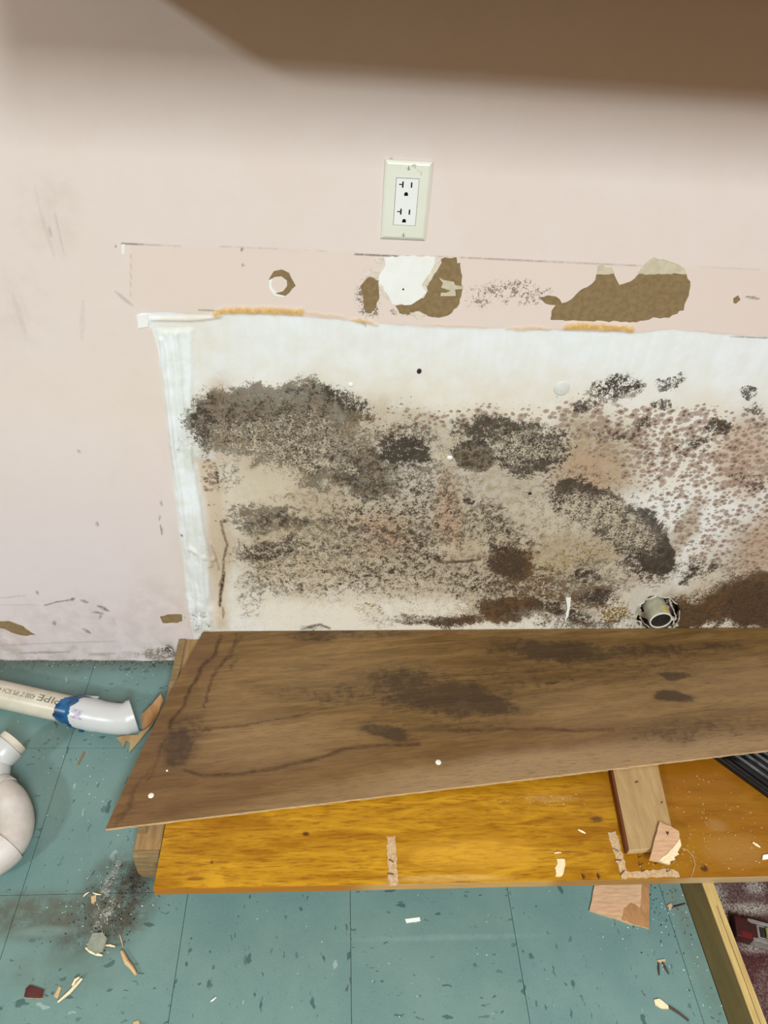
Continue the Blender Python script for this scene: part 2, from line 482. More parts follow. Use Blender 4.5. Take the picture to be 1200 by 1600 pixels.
A['grime'] = np.clip(ells(wu, wv, [(120, 1026, 210, 9, 0, .75, .6), (255, 1018, 40, 16, 0, .8, .5), (10, 1010, 40, 30, 0, .8, .6), (300, 960, 30, 50, 0, .35, .7), (80, 335, 40, 60, 0, .25, .7), (150, 985, 160, 40, 0, .35, .7), (30, 480, 40, 60, 0, .2, .8), (240, 960, 60, 50, 0, .3, .7)]), 0, 1)
A['band'] = np.clip(sdf(U0, V0, [(203, 383), (500, 393), (700, 402), (1000, 414), (1260, 424), (2300, 470), (2300, 590), (1260, 530), (620, 508), (240, 484), (203, 470)])/6+.5, 0, 1)
A['glue'] = strokes(U0, V0+5*fbm(U0, V0, 16, 83), [([(338, 490), (355, 484), (400, 485), (470, 487)], 5.5, 1), ([(550, 500), (590, 507)], 3, .7), ([(790, 514), (860, 513)], 3, .5), ([(885, 511), (920, 509), (985, 514)], 5.5, 1), ([(240, 500), (330, 497)], 3, .25), ([(640, 509), (760, 512)], 3, .2),
                                              ([(470, 487), (540, 496)], 2, .35)])
A['hole'] = np.clip(sdf(U0, V0, ragged([(994, 970), (998, 948), (1010, 936), (1026, 931), (1046, 934), (1058, 944), (1064, 958), (1060, 972), (1050, 984), (1010, 988)], 2.5, 7, 4))/6+.5, 0, 1)
A['scuff_gap_shade'] = np.maximum(A['scuff_gap_shade'], np.clip((.0045+.010*fbm(U0, V0, 26, 88)-Z)/.002, 0, 1)*(U0 < 300))  # dark line at the wall foot: grime, with the gap's shade painted in
near = (U0 > 980) & (U0 < 1080) & (V0 > 915) & (V0 < 1010)
Y = np.zeros_like(X)
paint = np.clip(0.5-A['sdw']*4, 0, 1)
Y -= 0.0007*paint*(V0 > 300)
Y -= A['strip']*(0.0022+0.004*np.abs(fbm(U0*2.2, V0*0.10, 26, 90)))
Y -= .0034*strokes(U0+5*fbm(U0, V0, 30, 92), V0, [([(252, 530), (262, 620), (274, 720), (290, 840), (300, 900), (306, 980)], 3.2, 1), ([(276, 520), (284, 640), (296, 740), (310, 830), (316, 900), (322, 980)], 4.2, .9),
    ([(262, 520), (272, 600), (280, 700)], 2.6, .7), ([(296, 700), (306, 760), (316, 830), (330, 880)], 3.6, 1), ([(240, 498), (300, 499), (345, 494)], 3, .7), ([(296, 855), (318, 866), (334, 872)], 3.4, .9), ([(310, 880), (318, 930), (330, 980)], 4, .7)])
Y -= A['glue']*0.002
Y -= 0.0016*fbm(U0, V0, 60, 91)*(A['sdw'] > 0)
Y -= 0.006*ells(U0, V0, [(322, 880, 14, 40, 0, 1, .8), (335, 970, 14, 20, 0, .6, .8), (225, 500, 10, 9, 0, .25, .5)])
Y = np.minimum(Y, 0.001)
# the ragged hole round the stub pipe is cut out of the plasterboard
hv = (A['hole'] > 0.5) & near
keep = ~(hv[:-1, :-1] & hv[1:, :-1] & hv[:-1, 1:] & hv[1:, 1:])
Y = np.where(hv, 0.014, Y)

g = G('stained_wall', 0.62, 0.25)
n_f, n_m, n_l = g.noise(420, 2, .6), g.noise(150, 4, .65), g.noise(28, 5, .6)
n_xl = g.noise(5, 3, .5)
e_m = g.ss(n_m, .32, .68)
fine = g.ss(g.ma('ADD', g.ma('MULTIPLY', n_m, .6), g.ma('MULTIPLY', n_f, .5)), .40, .70)
n_b = g.noise(58, 4, .68, dist=.5)
gran = g.ss(g.ma('ADD', g.ma('ADD', g.ma('MULTIPLY', n_m, .36), g.ma('MULTIPLY', n_f, .34)), g.ma('MULTIPLY', n_b, .42)), .42, .70)
vein = g.ss(g.ma('ABSOLUTE', g.ma('SUBTRACT', g.noise(70, 3, .6, dist=.8), .5)), .035, .005)
flk = g.ss(g.ma('ADD', g.ma('MULTIPLY', g.noise(260, 4, .7, dist=.6), .7), g.ma('MULTIPLY', g.noise(60, 3, .6), .4)), .42, .70)
pink = g.mix(g.ss(n_xl, .3, .7), lin(223, 210, 204), lin(221, 207, 199))
zc = g.sep(g.pos())[2]
pink = g.mix(g.ss(zc, .75, .25, 0, .7), pink, lin(211, 199, 203))
pink = g.mix(g.ma('MULTIPLY', g.ss(n_l, .45, .7), .04), pink, lin(180, 165, 150))
pink = g.mix(g.ma('MULTIPLY', g.attr('band'), .65), pink, lin(221, 204, 193))
wht = g.mix(g.ss(n_l, .35, .65), lin(229, 233, 236), lin(225, 228, 226))
wht = g.mix(g.ma('MULTIPLY', g.ss(g.noise(70, 3, .6, vec=g.scale(g.pos(), (1, 1, .08))), .4, .7), .3), wht, lin(216, 220, 212))
c = g.mix(g.ss(g.attr('sdw'), -.08, .08), pink, wht)
c = g.mix(g.ma('MULTIPLY', g.attr('cream'), g.ss(n_l, .2, .6, .55, 1)), c, lin(217, 206, 186))
c = g.mix(g.attr('tancream'), c, lin(206, 190, 168))
strip = g.attr('strip')
c = g.mix(g.ma('MULTIPLY', strip, .95), c, g.mix(g.ss(n_l, .35, .7), lin(232, 237, 240), lin(219, 224, 219)))
c = g.mix(g.ma('MULTIPLY', g.attr('tan'), g.ss(gran, .15, .85, .68, 1)), c, g.mix(e_m, lin(134, 115, 82), lin(166, 145, 110)))
c = g.mix(g.ma('MULTIPLY', g.attr('pinkish'), g.ss(n_m, .3, .6, .4, .9)), c, lin(176, 140, 112))
c = g.mix(g.cov(g.attr('yellow'), e_m, .3), c, lin(126, 98, 36))
# pale brown rounded spots
vd, vr = g.voro(84, g.scale(g.pos(), (1, 1, 1.25)))
vd2, vr2 = g.voro(170)
vd3, vr3 = g.voro(75)
sp = g.attr('spots')
wob = g.ma('MULTIPLY', g.ma('SUBTRACT', n_f, .5), .35)
rad = g.ma('MULTIPLY', g.ma('MULTIPLY', sp, g.ma('ADD', vr, .45)), .80)
dd = g.ma('ADD', vd, wob)
c = g.mix(g.ma('MULTIPLY', g.ss(dd, rad, g.ma('SUBTRACT', rad, .16)), .78), c, g.mix(vr, lin(128, 106, 94), lin(158, 134, 118)))
c = g.mix(g.ma('MULTIPLY', g.ss(dd, g.ma('MULTIPLY', rad, .42), g.ma('SUBTRACT', g.ma('MULTIPLY', rad, .42), .12)), g.ss(vr, .2, .7, .2, .8)), c, lin(96, 76, 64))
# brown, grey and black growth
c = g.mix(g.ma('MULTIPLY', g.cov(g.attr('brown'), gran, .30), .95), c, g.mix(g.ss(n_b, .35, .65), lin(52, 34, 18), lin(98, 70, 41)))
c = g.mix(g.ma('MULTIPLY', g.cov(g.attr('grey'), gran, .2), .84), c, g.mix(n_m, g.mix(g.ss(n_l, .4, .6), lin(72, 58, 44), lin(80, 76, 66)), g.mix(g.ss(n_l, .4, .6), lin(132, 112, 88), lin(128, 121, 106))))
c = g.mix(g.ma('MULTIPLY', g.cov(g.ma('MULTIPLY', g.attr('dark'), .86), gran, .16), .90), c, g.mix(fine, lin(34, 29, 25), lin(70, 60, 50)))
rad2 = g.ma('MULTIPLY', g.ma('MULTIPLY', g.attr('speck'), g.ma('SUBTRACT', vr2, .35)), .9)
c = g.mix(g.ma('MULTIPLY', g.ss(g.ma('ADD', vd2, wob), rad2, g.ma('SUBTRACT', rad2, .14)), .85), c, lin(72, 62, 48))
rad3 = g.ma('MULTIPLY', g.ma('MULTIPLY', g.attr('speck'), g.ma('SUBTRACT', vr3, .55)), 1.1)
c = g.mix(g.ma('MULTIPLY', g.ss(g.ma('ADD', vd3, wob), rad3, g.ma('SUBTRACT', rad3, .14)), .8), c, lin(60, 50, 40))
c = g.mix(g.ma('MULTIPLY', g.ma('MULTIPLY', vein, g.ss(g.attr('fleck'), 0, .5)), .6), c, lin(200, 186, 164))
c = g.mix(g.ma('MULTIPLY', g.cov(g.attr('fleck'), flk, .12), .85), c, g.mix(g.ss(zc, .20, .26), lin(224, 218, 204), lin(196, 184, 162)))
c = g.mix(g.ma('MULTIPLY', g.attr('crack'), g.ss(n_m, .25, .5)), c, lin(66, 44, 28))
c = g.mix(g.ma('MULTIPLY', g.attr('scuff_gap_shade'), g.ss(n_m, .3, .5, .2, 1)), c, lin(98, 84, 74))
c = g.mix(g.ma('MULTIPLY', g.attr('grime'), g.ss(n_l, .3, .65, 0, .6)), c, lin(150, 138, 120))
c = g.mix(g.ma('MULTIPLY', g.attr('glue'), g.ss(n_m, .2, .45)), c, g.mix(e_m, lin(196, 150, 78), lin(222, 188, 122)))
c = g.mix(g.ss(g.attr('hole'), .2, .7), c, g.mix(n_b, lin(60, 54, 48), lin(150, 142, 130)))
bmp = g.ma('ADD', g.ma('MULTIPLY', n_m, .4), g.ma('MULTIPLY', n_f, .5))
M_wall = g.out(c, None, bmp, .18, .0012)
wall = link('wall_back', grid_mesh('wall_back', np.stack([X, Y, Z], -1), A, keep), M_wall)
wall['kind'] = 'structure'


def simple(name, col, rough=.6, spec=.3, var=None, sc=60, stretch=(1, 1, 1), bs=.15):
    g = G(name, rough, spec)
    n = g.noise(sc, 4, .6, vec=g.scale(g.pos(), stretch))
    return g.out(g.mix(g.ss(n, .3, .7), lin(*col), lin(*(var or [min(255, int(x*1.08)) for x in col]))), None, n, bs, .001)


M_paper = simple('brown_board_paper', (128, 107, 76), .85, .1, (142, 121, 88), 120)
M_putty = simple('pale_skim', (205, 196, 172), .8, .15, (190, 180, 156))
M_white = simple('white_skim', (236, 237, 234), .7, .2, (230, 231, 226), 30)
M_chippy = simple('torn_paint_edge', (222, 214, 196), .8, .15, (205, 196, 178), 80)


def patch(name, pts, mat, d=0.0006, amp=1.6, step=6, seed=0, y=-0.0006):
    P = [WA(u, v, y) for u, v in ragged(pts, amp, step, seed)]
    return bm_obj(name, prism(P, (0, -d, 0)), mat, wall)


# places where the paint and paper have come away
patch('bare_patch', [(563, 447), (572, 436), (580, 430), (590, 441), (593, 462), (588, 480), (580, 490), (571, 488), (568, 470)], M_paper, seed=1)
patch('bare_patch', [(689, 404), (718, 402), (720, 425), (723, 450), (718, 475), (700, 492), (680, 496), (655, 490), (625, 490), (617, 478), (640, 474), (662, 465), (668, 455), (664, 440), (676, 424)], M_paper, seed=2)
patch('skim_patch', [(600, 402), (640, 400), (680, 402), (676, 418), (664, 436), (658, 446), (666, 456), (658, 466), (643, 475), (612, 475), (604, 458), (592, 446), (592, 430), (602, 416)], M_white, d=.0010, seed=3)
for q, pts in enumerate([[(678, 416), (688, 404), (690, 410), (676, 432), (668, 446), (660, 444)], [(686, 433), (692, 437), (709, 440), (711, 445), (724, 447), (722, 451), (711, 452), (712, 462), (688, 462), (689, 457), (697, 457), (704, 454), (689, 449), (692, 442), (688, 437)],
                         [(572, 430), (584, 424), (594, 424), (590, 434), (580, 432)], [(592, 442), (598, 446), (607, 468), (600, 462)], [(640, 488), (655, 486), (668, 492), (652, 498)], [(713, 402), (720, 402), (720, 410), (714, 411)], [(586, 404), (600, 402), (597, 412), (588, 410)]]):
    patch('torn_edge', pts, M_chippy if q != 1 else M_putty, d=.0013, amp=1.0 if q != 1 else .4, step=5, seed=10+q)
patch('bare_patch', [(842, 464), (855, 461), (868, 463), (878, 474), (890, 470), (905, 455), (925, 444), (932, 428), (958, 427), (968, 445), (985, 440), (1000, 427), (1072, 427), (1079, 440), (1076, 462), (1068, 484), (1045, 496), (1020, 496), (995, 503), (860, 499), (862, 485), (868, 476), (852, 474)], M_paper, seed=5)
patch('skim_patch', [(932, 427), (935, 415), (940, 411), (946, 417), (956, 417), (960, 427)], M_putty, seed=6, d=.0009)
patch('skim_patch', [(996, 428), (1008, 412), (1022, 402), (1045, 407), (1070, 420), (1073, 428)], M_putty, seed=7, d=.0009)
patch('bare_patch', [(420, 437), (428, 424), (440, 421), (452, 426), (457, 437), (462, 446), (452, 457), (446, 462), (430, 458), (442, 455), (449, 447), (448, 438), (440, 431), (430, 432)], M_paper, seed=8, amp=1)
patch('torn_edge', [(420, 438), (426, 436), (424, 448), (434, 458), (446, 461), (444, 464), (428, 461), (421, 450)], M_white, seed=9, amp=.8, d=.0005)
patch('bare_patch', [(-6, 972), (14, 970), (36, 978), (56, 992), (36, 993), (18, 988), (-6, 978)], M_paper, seed=12, amp=.8)
patch('bare_patch', [(250, 963), (262, 960), (284, 960), (285, 970), (276, 973), (254, 973)], M_paper, seed=13, amp=.8)
patch('bare_patch', [(1146, 466), (1153, 461), (1157, 468), (1150, 474), (1146, 473)], M_paper, seed=14, amp=.6)
patch('skim_patch', [(214, 493), (230, 491), (232, 510), (216, 513)], M_white, seed=15, amp=1, d=.0018)
patch('skim_patch', [(190, 382), (195, 381), (195, 396), (191, 398)], M_white, seed=16, amp=.8)
# small dabs and fixings
M_nail = simple('dark_nail_hole', (44, 38, 34), .6)


def dot(name, u, v, r, mat, h=.0015, parent=None, ry=1.0, y=-.0008):
    p = WA(u, v, y)
    bm = bmesh.new()
    bmesh.ops.create_uvsphere(bm, u_segments=14, v_segments=8, radius=1)
    for q in bm.verts:
        q.co = Vector((p.x+q.co.x*r, p.y+q.co.y*h, p.z+q.co.z*r*ry))
    return bm_obj(name, bm, mat, parent or wall, True)


for u, v in [(297, 575), (655, 580)]:
    dot('nail_hole', u, v, .0042, M_nail, .0012, ry=1.25)
dot('nail_hole', 828, 771, .0038, M_nail)
dot('nail_hole', 630, 452, .0016, M_nail, y=-.0016)
dot('filler_dab', 878, 607, .015, simple('dried_filler', (216, 218, 213), .45, .4, (206, 208, 202), 60), .0022)
dot('filler_dab', 548, 601, .0045, M_white, .0015)
dot('filler_dab', 703, 715, .006, M_white, .0025, ry=.8)
for pts in [[(884, 934), (892, 933), (891, 946), (888, 962), (882, 972), (886, 950)]]:
    patch('torn_edge', pts, M_white, d=.001, amp=.4, seed=21)

# =================================================================== FLOOR
T = 0.3048
X0, Y0 = -0.5543, -0.2353
M_sub = simple('dark_joint', (38, 46, 44), .9, .1)
floor = bm_obj('floor', box(-2.6, 2.6, -4.5, 0.10, -0.06, -0.0032), M_sub)
floor['kind'] = 'structure'


def tile_mat(name, along):
    g = G(name, .38, .35)
    p = g.pos()
    x, y, z = g.sep(p)[0], g.sep(p)[1], g.sep(p)[2]
    nl, nm, nf = g.noise(7, 4, .6), g.noise(60, 4, .6), g.noise(420, 3, .6)
    rnd = g.node('ShaderNodeObjectInfo').outputs['Random']
    base = g.mix(g.ss(nl, .3, .7), lin(96, 127, 125), lin(110, 138, 133))
    base = g.mix(g.ma('MULTIPLY', rnd, .35), base, lin(102, 127, 119))
    base = g.mix(g.ma('MULTIPLY', g.ss(nf, .45, .75), .35), base, lin(132, 157, 150))
    st = (1, .28, 1) if along else (.28, 1, 1)
    wv = g.node('ShaderNodeVectorMath', operation='ADD')
    g.put(wv.inputs[0], p)
    nn = g.node('ShaderNodeTexNoise')
    g.put(nn.inputs['Vector'], p)
    nn.inputs['Scale'].default_value = 45
    sc = g.node('ShaderNodeVectorMath', operation='SCALE')
    g.put(sc.inputs[0], nn.outputs['Color'])
    sc.inputs['Scale'].default_value = .022
    g.put(wv.inputs[1], sc.outputs[0])
    for k, (s, thr, r, col, al) in enumerate([(46, .62, .30, (64, 92, 90), .9), (95, .62, .34, (76, 104, 101), .8), (60, .86, .26, (150, 170, 163), .7), (150, .8, .34, (62, 84, 80), .8), (230, .55, .30, (84, 112, 108), .55)]):
        d, cr = g.voro(s, g.scale(wv.outputs[0], st, rotz=.12*(k-1), loc=(k*.37, k*.21, 0)))
        rr = g.ma('MULTIPLY', g.ma('SUBTRACT', cr, thr), r/(1-thr))
        base = g.mix(g.ma('MULTIPLY', g.ss(d, rr, g.ma('SUBTRACT', rr, .06)), al), base, lin(*col))
    # white plaster specks
    d, cr = g.voro(130)
    rr = g.ma('MULTIPLY', g.ma('SUBTRACT', cr, .93), 2.2)
    base = g.mix(g.ma('MULTIPLY', g.ss(d, rr, g.ma('SUBTRACT', rr, .05)), .8), base, lin(190, 200, 192))
    # trodden dirt, glue residue and one painted-in glare stripe at front centre
    dn = g.ss(g.ma('ADD', g.ma('MULTIPLY', g.noise(38, 5, .65), .6), g.ma('MULTIPLY', nf, .4)), .3, .62)
    for (u, v, ru, rv, rot, am, col) in DIRT_GLARE:
        c0 = FL(u, v)
        m = g.ell(x, y, c0.x, c0.y, ru, rv, rot, .55)
        base = g.mix(g.ma('MULTIPLY', g.ma('MULTIPLY', m, g.ss(g.ma('ADD', g.ma('MULTIPLY', nf, .6), g.ma('MULTIPLY', nm, .4)), .49, .58) if col[0] > 160 else dn), am), base, lin(*col))
    # darker towards the wall foot
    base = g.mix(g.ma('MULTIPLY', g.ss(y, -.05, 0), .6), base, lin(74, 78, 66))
    rough = g.ss(nm, .2, .8, .30, .55)
    return g.out(base, rough, g.ma('ADD', nm, g.ma('MULTIPLY', nf, .4)), .10, .001)


DIRT_GLARE = [(185, 1400, .060, .075, .2, .95, (64, 58, 46)), (150, 1440, .075, .05, .3, .9, (68, 62, 50)), (70, 1430, .10, .038, 0, .8, (88, 92, 80)), (20, 1430, .10, .035, 0, .7, (84, 84, 70)), (215, 1375, .03, .035, 0, .9, (52, 46, 36)),
        (170, 1380, .008, .05, -.2, .7, (185, 184, 176)), (165, 1430, .009, .04, -.4, .8, (182, 178, 166)), (95, 1520, .10, .03, 0, .4, (92, 104, 92)), (700, 1465, .16, .005, .0, .22, (150, 178, 174)), (1060, 1400, .03, .05, 0, .5, (120, 128, 120)), (70, 1455, .05, .008, 0, .5, (128, 152, 148)),
        (1085, 1480, .015, .12, .0, .4, (96, 100, 86)), (30, 1045, .15, .03, 0, .4, (84, 92, 82))]
M_tiles = [tile_mat('teal_vinyl_tile_lengthwise', True), tile_mat('teal_vinyl_tile_crosswise', False)]
gap = .0004
_tm = {}
for i in range(-4, 5):
    for j in range(-1, 5):
        xa, xb = X0+i*T, X0+(i+1)*T
        ya, yb = Y0-(j+1)*T, min(Y0-j*T, 0.0005)
        if j == -1:
            ya = Y0
        xb = min(xb, 0.7085)
        key = (round(xb-xa, 4), round(yb-ya, 4), (i+j) % 2)
        if key not in _tm:
            bm = box(gap, xb-xa-gap, gap, yb-ya-gap, -.003, 0)
            bmesh.ops.bevel(bm, geom=[e for e in bm.edges if min(v.co.z for v in e.verts) > -.001], offset=.0004, segments=1, affect='EDGES')
            me = bpy.data.meshes.new('tile')
            bm.to_mesh(me)
            bm.free()
            me.materials.append(M_tiles[(i+j) % 2])
            _tm[key] = me
        o = link('tile', _tm[key], None, floor)
        o.matrix_parent_inverse = Matrix()
        o.location = Vector((xa, ya, 0))-Vector(floor.location)

# bare maroon floor on the far side of the loose board
g = G('maroon_floor', .75, .2)
n1, n2 = g.noise(14, 5, .65), g.noise(240, 4, .7)
c = g.mix(g.ss(n1, .35, .65), lin(66, 32, 33), lin(84, 54, 53))
c = g.mix(g.cov(g.ss(n1, .38, .62, .18, .58), g.ss(n2, .35, .65), .2), c, lin(104, 86, 82))
px_, py_ = g.sep(g.pos())[0], g.sep(g.pos())[1]
for (u, v, ru, rv, am) in [(1170, 1420, .04, .010, .7), (1180, 1385, .02, .014, .6), (1180, 1480, .03, .010, .5), (1120, 1400, .02, .03, .5)]:
    q = FL(u, v)
    c = g.mix(g.ma('MULTIPLY', g.ma('MULTIPLY', g.ell(px_, py_, q.x, q.y, ru, rv, 0, .7), g.ss(n2, .35, .6)), am), c, lin(196, 190, 178))
M_maroon = g.out(c, None, n2, .3, .002)
bm_obj('exposed_floor', box(.7095, 1.9, -1.7, -.002, -.003, -.0004), M_maroon, floor)


# =================================================================== WOOD MATERIALS
def wood(name, a, b, cdark, sc=9, st=(1, 14, 14), rough=.55, spec=.3, pore=.35, world=True):
    g = G(name, rough, spec)
    p = g.pos()
    n = g.noise(sc, 6, .62, vec=g.scale(p, st), dist=.5)
    n2 = g.noise(sc*9, 3, .6, vec=g.scale(p, st))
    c = g.mix(g.ss(n, .3, .7), lin(*a), lin(*b))
    c = g.mix(g.ma('MULTIPLY', g.ss(n2, .55, .8), pore), c, lin(*cdark))
    return g.out(c, None, n2, .15, .0008)


M_lumber = wood('aged_softwood', (138, 108, 70), (164, 132, 90), (96, 70, 44), 12, (10, 1, 10))
M_lumber_end = wood('aged_softwood_end', (120, 98, 66), (146, 122, 84), (82, 62, 40), 30, (1, 4, 4))
M_board = wood('yellow_softwood', (172, 146, 92), (196, 170, 112), (132, 106, 62), 12, (12, 1, 12))
M_boardside = wood('olive_plywood_face', (118, 100, 58), (134, 114, 70), (96, 80, 44), 9, (10, 1, 4))
M_strip = wood('tan_plywood_face', (160, 130, 88), (178, 148, 104), (122, 94, 60), 10, (10, 1.2, 10), .6)
M_redside = wood('red_stained_edge', (92, 48, 22), (112, 62, 30), (60, 30, 14), 12, (10, 1, 10))
M_plyedge = wood('plywood_edge', (176, 146, 106), (206, 178, 136), (112, 84, 54), 14, (1, 1, 260), .75, .2, .6)
M_scrap = wood('pink_plywood_scrap', (188, 146, 112), (210, 174, 140), (140, 98, 68), 24, (1.5, 12, 6), .75, .2, .5)
M_veneer = wood('brown_veneer', (156, 112, 72), (178, 134, 90), (118, 78, 46), 16, (6, 2, 2), .7, .2, .4)
M_palewood = wood('pale_splintered_wood', (224, 200, 158), (240, 224, 190), (190, 158, 112), 30, (3, 8, 4), .8, .15, .5)
M_splinter = wood('tan_splinter', (186, 156, 112), (208, 178, 136), (140, 108, 70), 40, (1, 1, 1), .8, .15)
M_redchip = simple('dark_red_chip', (70, 34, 30), .6, .3, (88, 46, 40))
M_glue = simple('glue_residue', (204, 176, 140), .8, .2, (176, 142, 104), 220, (1, 1, 1), .5)

# =================================================================== CABINET BASE
base = thing('cabinet_base', 'low wooden cabinet base with varnished orange plywood deck on the teal tiles', 'cabinet base', (.27, -.30, 0))
DZ, DB = .107, .0855
dxs = np.arange(-.2915, 1.45, .006)
dys = np.arange(-.5785, -.0005, .006)
DX, DY = np.meshgrid(dxs, dys)
g = G('orange_varnish', .36, .3)
p = g.pos()
x, y = g.sep(p)[0], g.sep(p)[1]
na = g.noise(5, 6, .65, vec=g.scale(p, (1, 5, 1)), dist=.9)
nb = g.noise(26, 5, .65, vec=g.scale(p, (1, 9, 1)), dist=.4)
nc = g.noise(90, 4, .7, vec=g.scale(p, (1, 12, 1)))
c = g.mix(g.ss(na, .3, .7), lin(152, 101, 8), lin(198, 148, 34))
c = g.mix(g.ma('MULTIPLY', g.ss(nb, .46, .68), .7), c, lin(122, 72, 6))
c = g.mix(g.ma('MULTIPLY', g.ss(nc, .55, .75), .35), c, lin(104, 60, 8))
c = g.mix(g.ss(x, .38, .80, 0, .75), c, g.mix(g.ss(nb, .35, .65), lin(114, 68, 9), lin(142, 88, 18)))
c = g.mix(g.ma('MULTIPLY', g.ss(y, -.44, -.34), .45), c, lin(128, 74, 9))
for (u, v, rx, ry, am, col) in [(478, 1303, .006, .004, .9, (70, 36, 10)), (305, 1373, .016, .003, .8, (110, 62, 12)), (331, 1347, .003, .003, .8, (90, 50, 10)), (932, 1280, .012, .006, .85, (84, 56, 30)), (860, 1248, .05, .007, .2, (200, 170, 120)), (1100, 1357, .007, .006, .9, (60, 34, 20)),
                               (912, 1370, .003, .004, .8, (70, 40, 14)), (935, 1369, .003, .004, .8, (70, 40, 14)), (1120, 1290, .02, .012, .12, (208, 180, 140)), (700, 1372, .10, .006, .35, (226, 190, 120)), (1150, 1330, .06, .03, .25, (190, 150, 90)), (740, 1335, .12, .03, .35, (226, 172, 62))]:  # last entry paints the lamp glare into the varnish as a gold patch
    q = FL(u, v, DZ)
    c = g.mix(g.ma('MULTIPLY', g.ma('MULTIPLY', g.ell(x, y, q.x, q.y, rx, ry, 0, .5), g.ss(nc, .25, .5)), am), c, lin(*col))
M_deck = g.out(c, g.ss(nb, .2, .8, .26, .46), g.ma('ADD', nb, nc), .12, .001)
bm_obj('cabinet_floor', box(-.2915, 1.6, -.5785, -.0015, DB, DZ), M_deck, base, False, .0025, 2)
g = G('deck_front_edge', .6, .3)
x, y, z = g.sep(g.pos())
nn = g.noise(20, 4, .6, vec=g.scale(g.pos(), (1, 1, 30)))
c = g.mix(g.ss(g.ma('ADD', x, g.ma('MULTIPLY', nn, .12)), .10, .16), lin(166, 106, 26), lin(186, 146, 88))
c = g.mix(g.ss(x, .40, .44), c, lin(160, 116, 58))
c = g.mix(g.ss(x, .62, .70), c, lin(176, 150, 112))
c = g.mix(g.ma('MULTIPLY', g.ss(nn, .5, .7), .4), c, lin(120, 86, 44))
M_front = g.out(c, None, nn, .2, .001)
bm_obj('front_edge', box(-.2913, 1.6, -.5800, -.5786, DB+.0008, DZ-.0012), M_front, base, False, .0005, 1)
rl = bm_obj('side_rail', box(-.3455, -.2975, -.500, -.004, 0, DB-.0005), M_lumber, base, False, .003, 2)
# worn lower front end of the rail
bm = prism([(-.3455, -.500, DB-.0005), (-.2975, -.500, DB-.0005), (-.2975, -.500, .0005), (-.3395, -.500, .0005), (-.3455, -.500, .02)], (0, -.013, 0))
bm_obj('rail_end', bm, M_lumber_end, base, False, .0025, 2)
bm_obj('toe_rail', box(-.2965, .7, -.513, -.475, 0, DB-.0005), M_lumber, base, False, .003, 1)
bm_obj('back_rail', box(-.2965, 1.6, -.045, -.004, 0, DB-.0005), M_lumber, base, False, .003, 1)
bm_obj('rail_lip', box(-.3450, -.3290, -.470, -.005, DB-.0004, DB+.0036), M_lumber_end, base, False, .001, 1)


def decal(name, pts, mat, z, h, parent, amp=1.0, step=6, seed=0):
    P = [FL(u, v, z) for u, v in ragged(pts, amp, step, seed)]
    return bm_obj(name, prism(P, (0, 0, h)), mat, parent)


decal('glue_strip', [(604, 1308), (618, 1307), (622, 1383), (607, 1384)], M_glue, DZ, .0009, base, 1.4, 5, 31)
decal('glue_strip', [(950, 1301), (962, 1299), (980, 1362), (1046, 1358), (1060, 1362), (1062, 1370), (972, 1373), (967, 1360), (957, 1325)], M_glue, DZ, .0009, base, 1.2, 5, 32)
M_fix = simple('rusty_staple', (64, 50, 40), .5, .5)
for u0, v0, u1, v1 in [(608, 1343, 615, 1347), (606, 1365, 615, 1366), (959, 1326, 966, 1330), (962, 1344, 971, 1344), (970, 1366, 976, 1360), (910, 1366, 912, 1372), (934, 1365, 936, 1372)]:
    a, b = FL(u0, v0, DZ+.003), FL(u1, v1, DZ+.003)
    bm_obj('staple', tube([a-Vector((0, 0, .003)), a, b, b-Vector((0, 0, .003))], .0008, 6), M_fix, base, True)
for u, v in [(998, 1352), (1002, 1362), (1023, 1350), (1038, 1350), (1041, 1362), (997, 1340)]:
    a = FL(u, v, DZ)
    bm_obj('staple', tube([a, a+Vector((.003, -.002, .012))], .0008, 6), M_fix, base, True)

# =================================================================== STRIP, STAINED PANEL
st = thing('plywood_strip', 'tan plywood batten with dark red side lying front to back on the orange deck', 'wood strip', tuple(FL(1005, 1265, DZ)))
ZT = DZ+.018
c4 = [FL(958, 1203, ZT), FL(1031, 1200, ZT), FL(1056, 1322, ZT), FL(983, 1327, ZT)]
dirv = (c4[0]-c4[3]).normalized()
c4[0], c4[1] = c4[0]+dirv*.10, c4[1]+dirv*.10
bm_obj('batten', prism([v-Vector((0, 0, .0176)) for v in c4], (0, 0, .0166)), M_strip, st, False, .0008, 1)
bm_obj('face_veneer', prism([v-Vector((0, 0, .0010)) for v in c4], (0, 0, .0010)), M_strip, st)
nrm = (c4[3]-c4[2]).normalized()
L0, L3 = c4[0]+nrm*.0004, c4[3]+nrm*.0004
bm_obj('stained_side', prism([L0-Vector((0, 0, .0014)), L3-Vector((0, 0, .0014)), L3-Vector((0, 0, .0174)), L0-Vector((0, 0, .0174))], nrm*.004), M_redside, st)
for k, zz in enumerate((.0025, .0075, .0125)):
    a, b = c4[3]-Vector((0, 0, zz+.003)), c4[2]-Vector((0, 0, zz+.003))
    bm_obj('ply', prism([a, b, b+Vector((0, 0, .0032)), a+Vector((0, 0, .0032))], -dirv*(.0015+.001*(k % 2))), M_plyedge, st)
q = FL(995, 1223, ZT)
bm_obj('staple', tube([q+Vector((-.004, 0, .001)), q+Vector((.003, .002, .002))], .0011, 6), M_fix, st, True)
q = FL(1034, 1255, ZT)
bm_obj('staple', tube([q+Vector((-.001, 0, .001)), q+Vector((.001, .002, .002))], .0011, 6), M_fix, st, True)

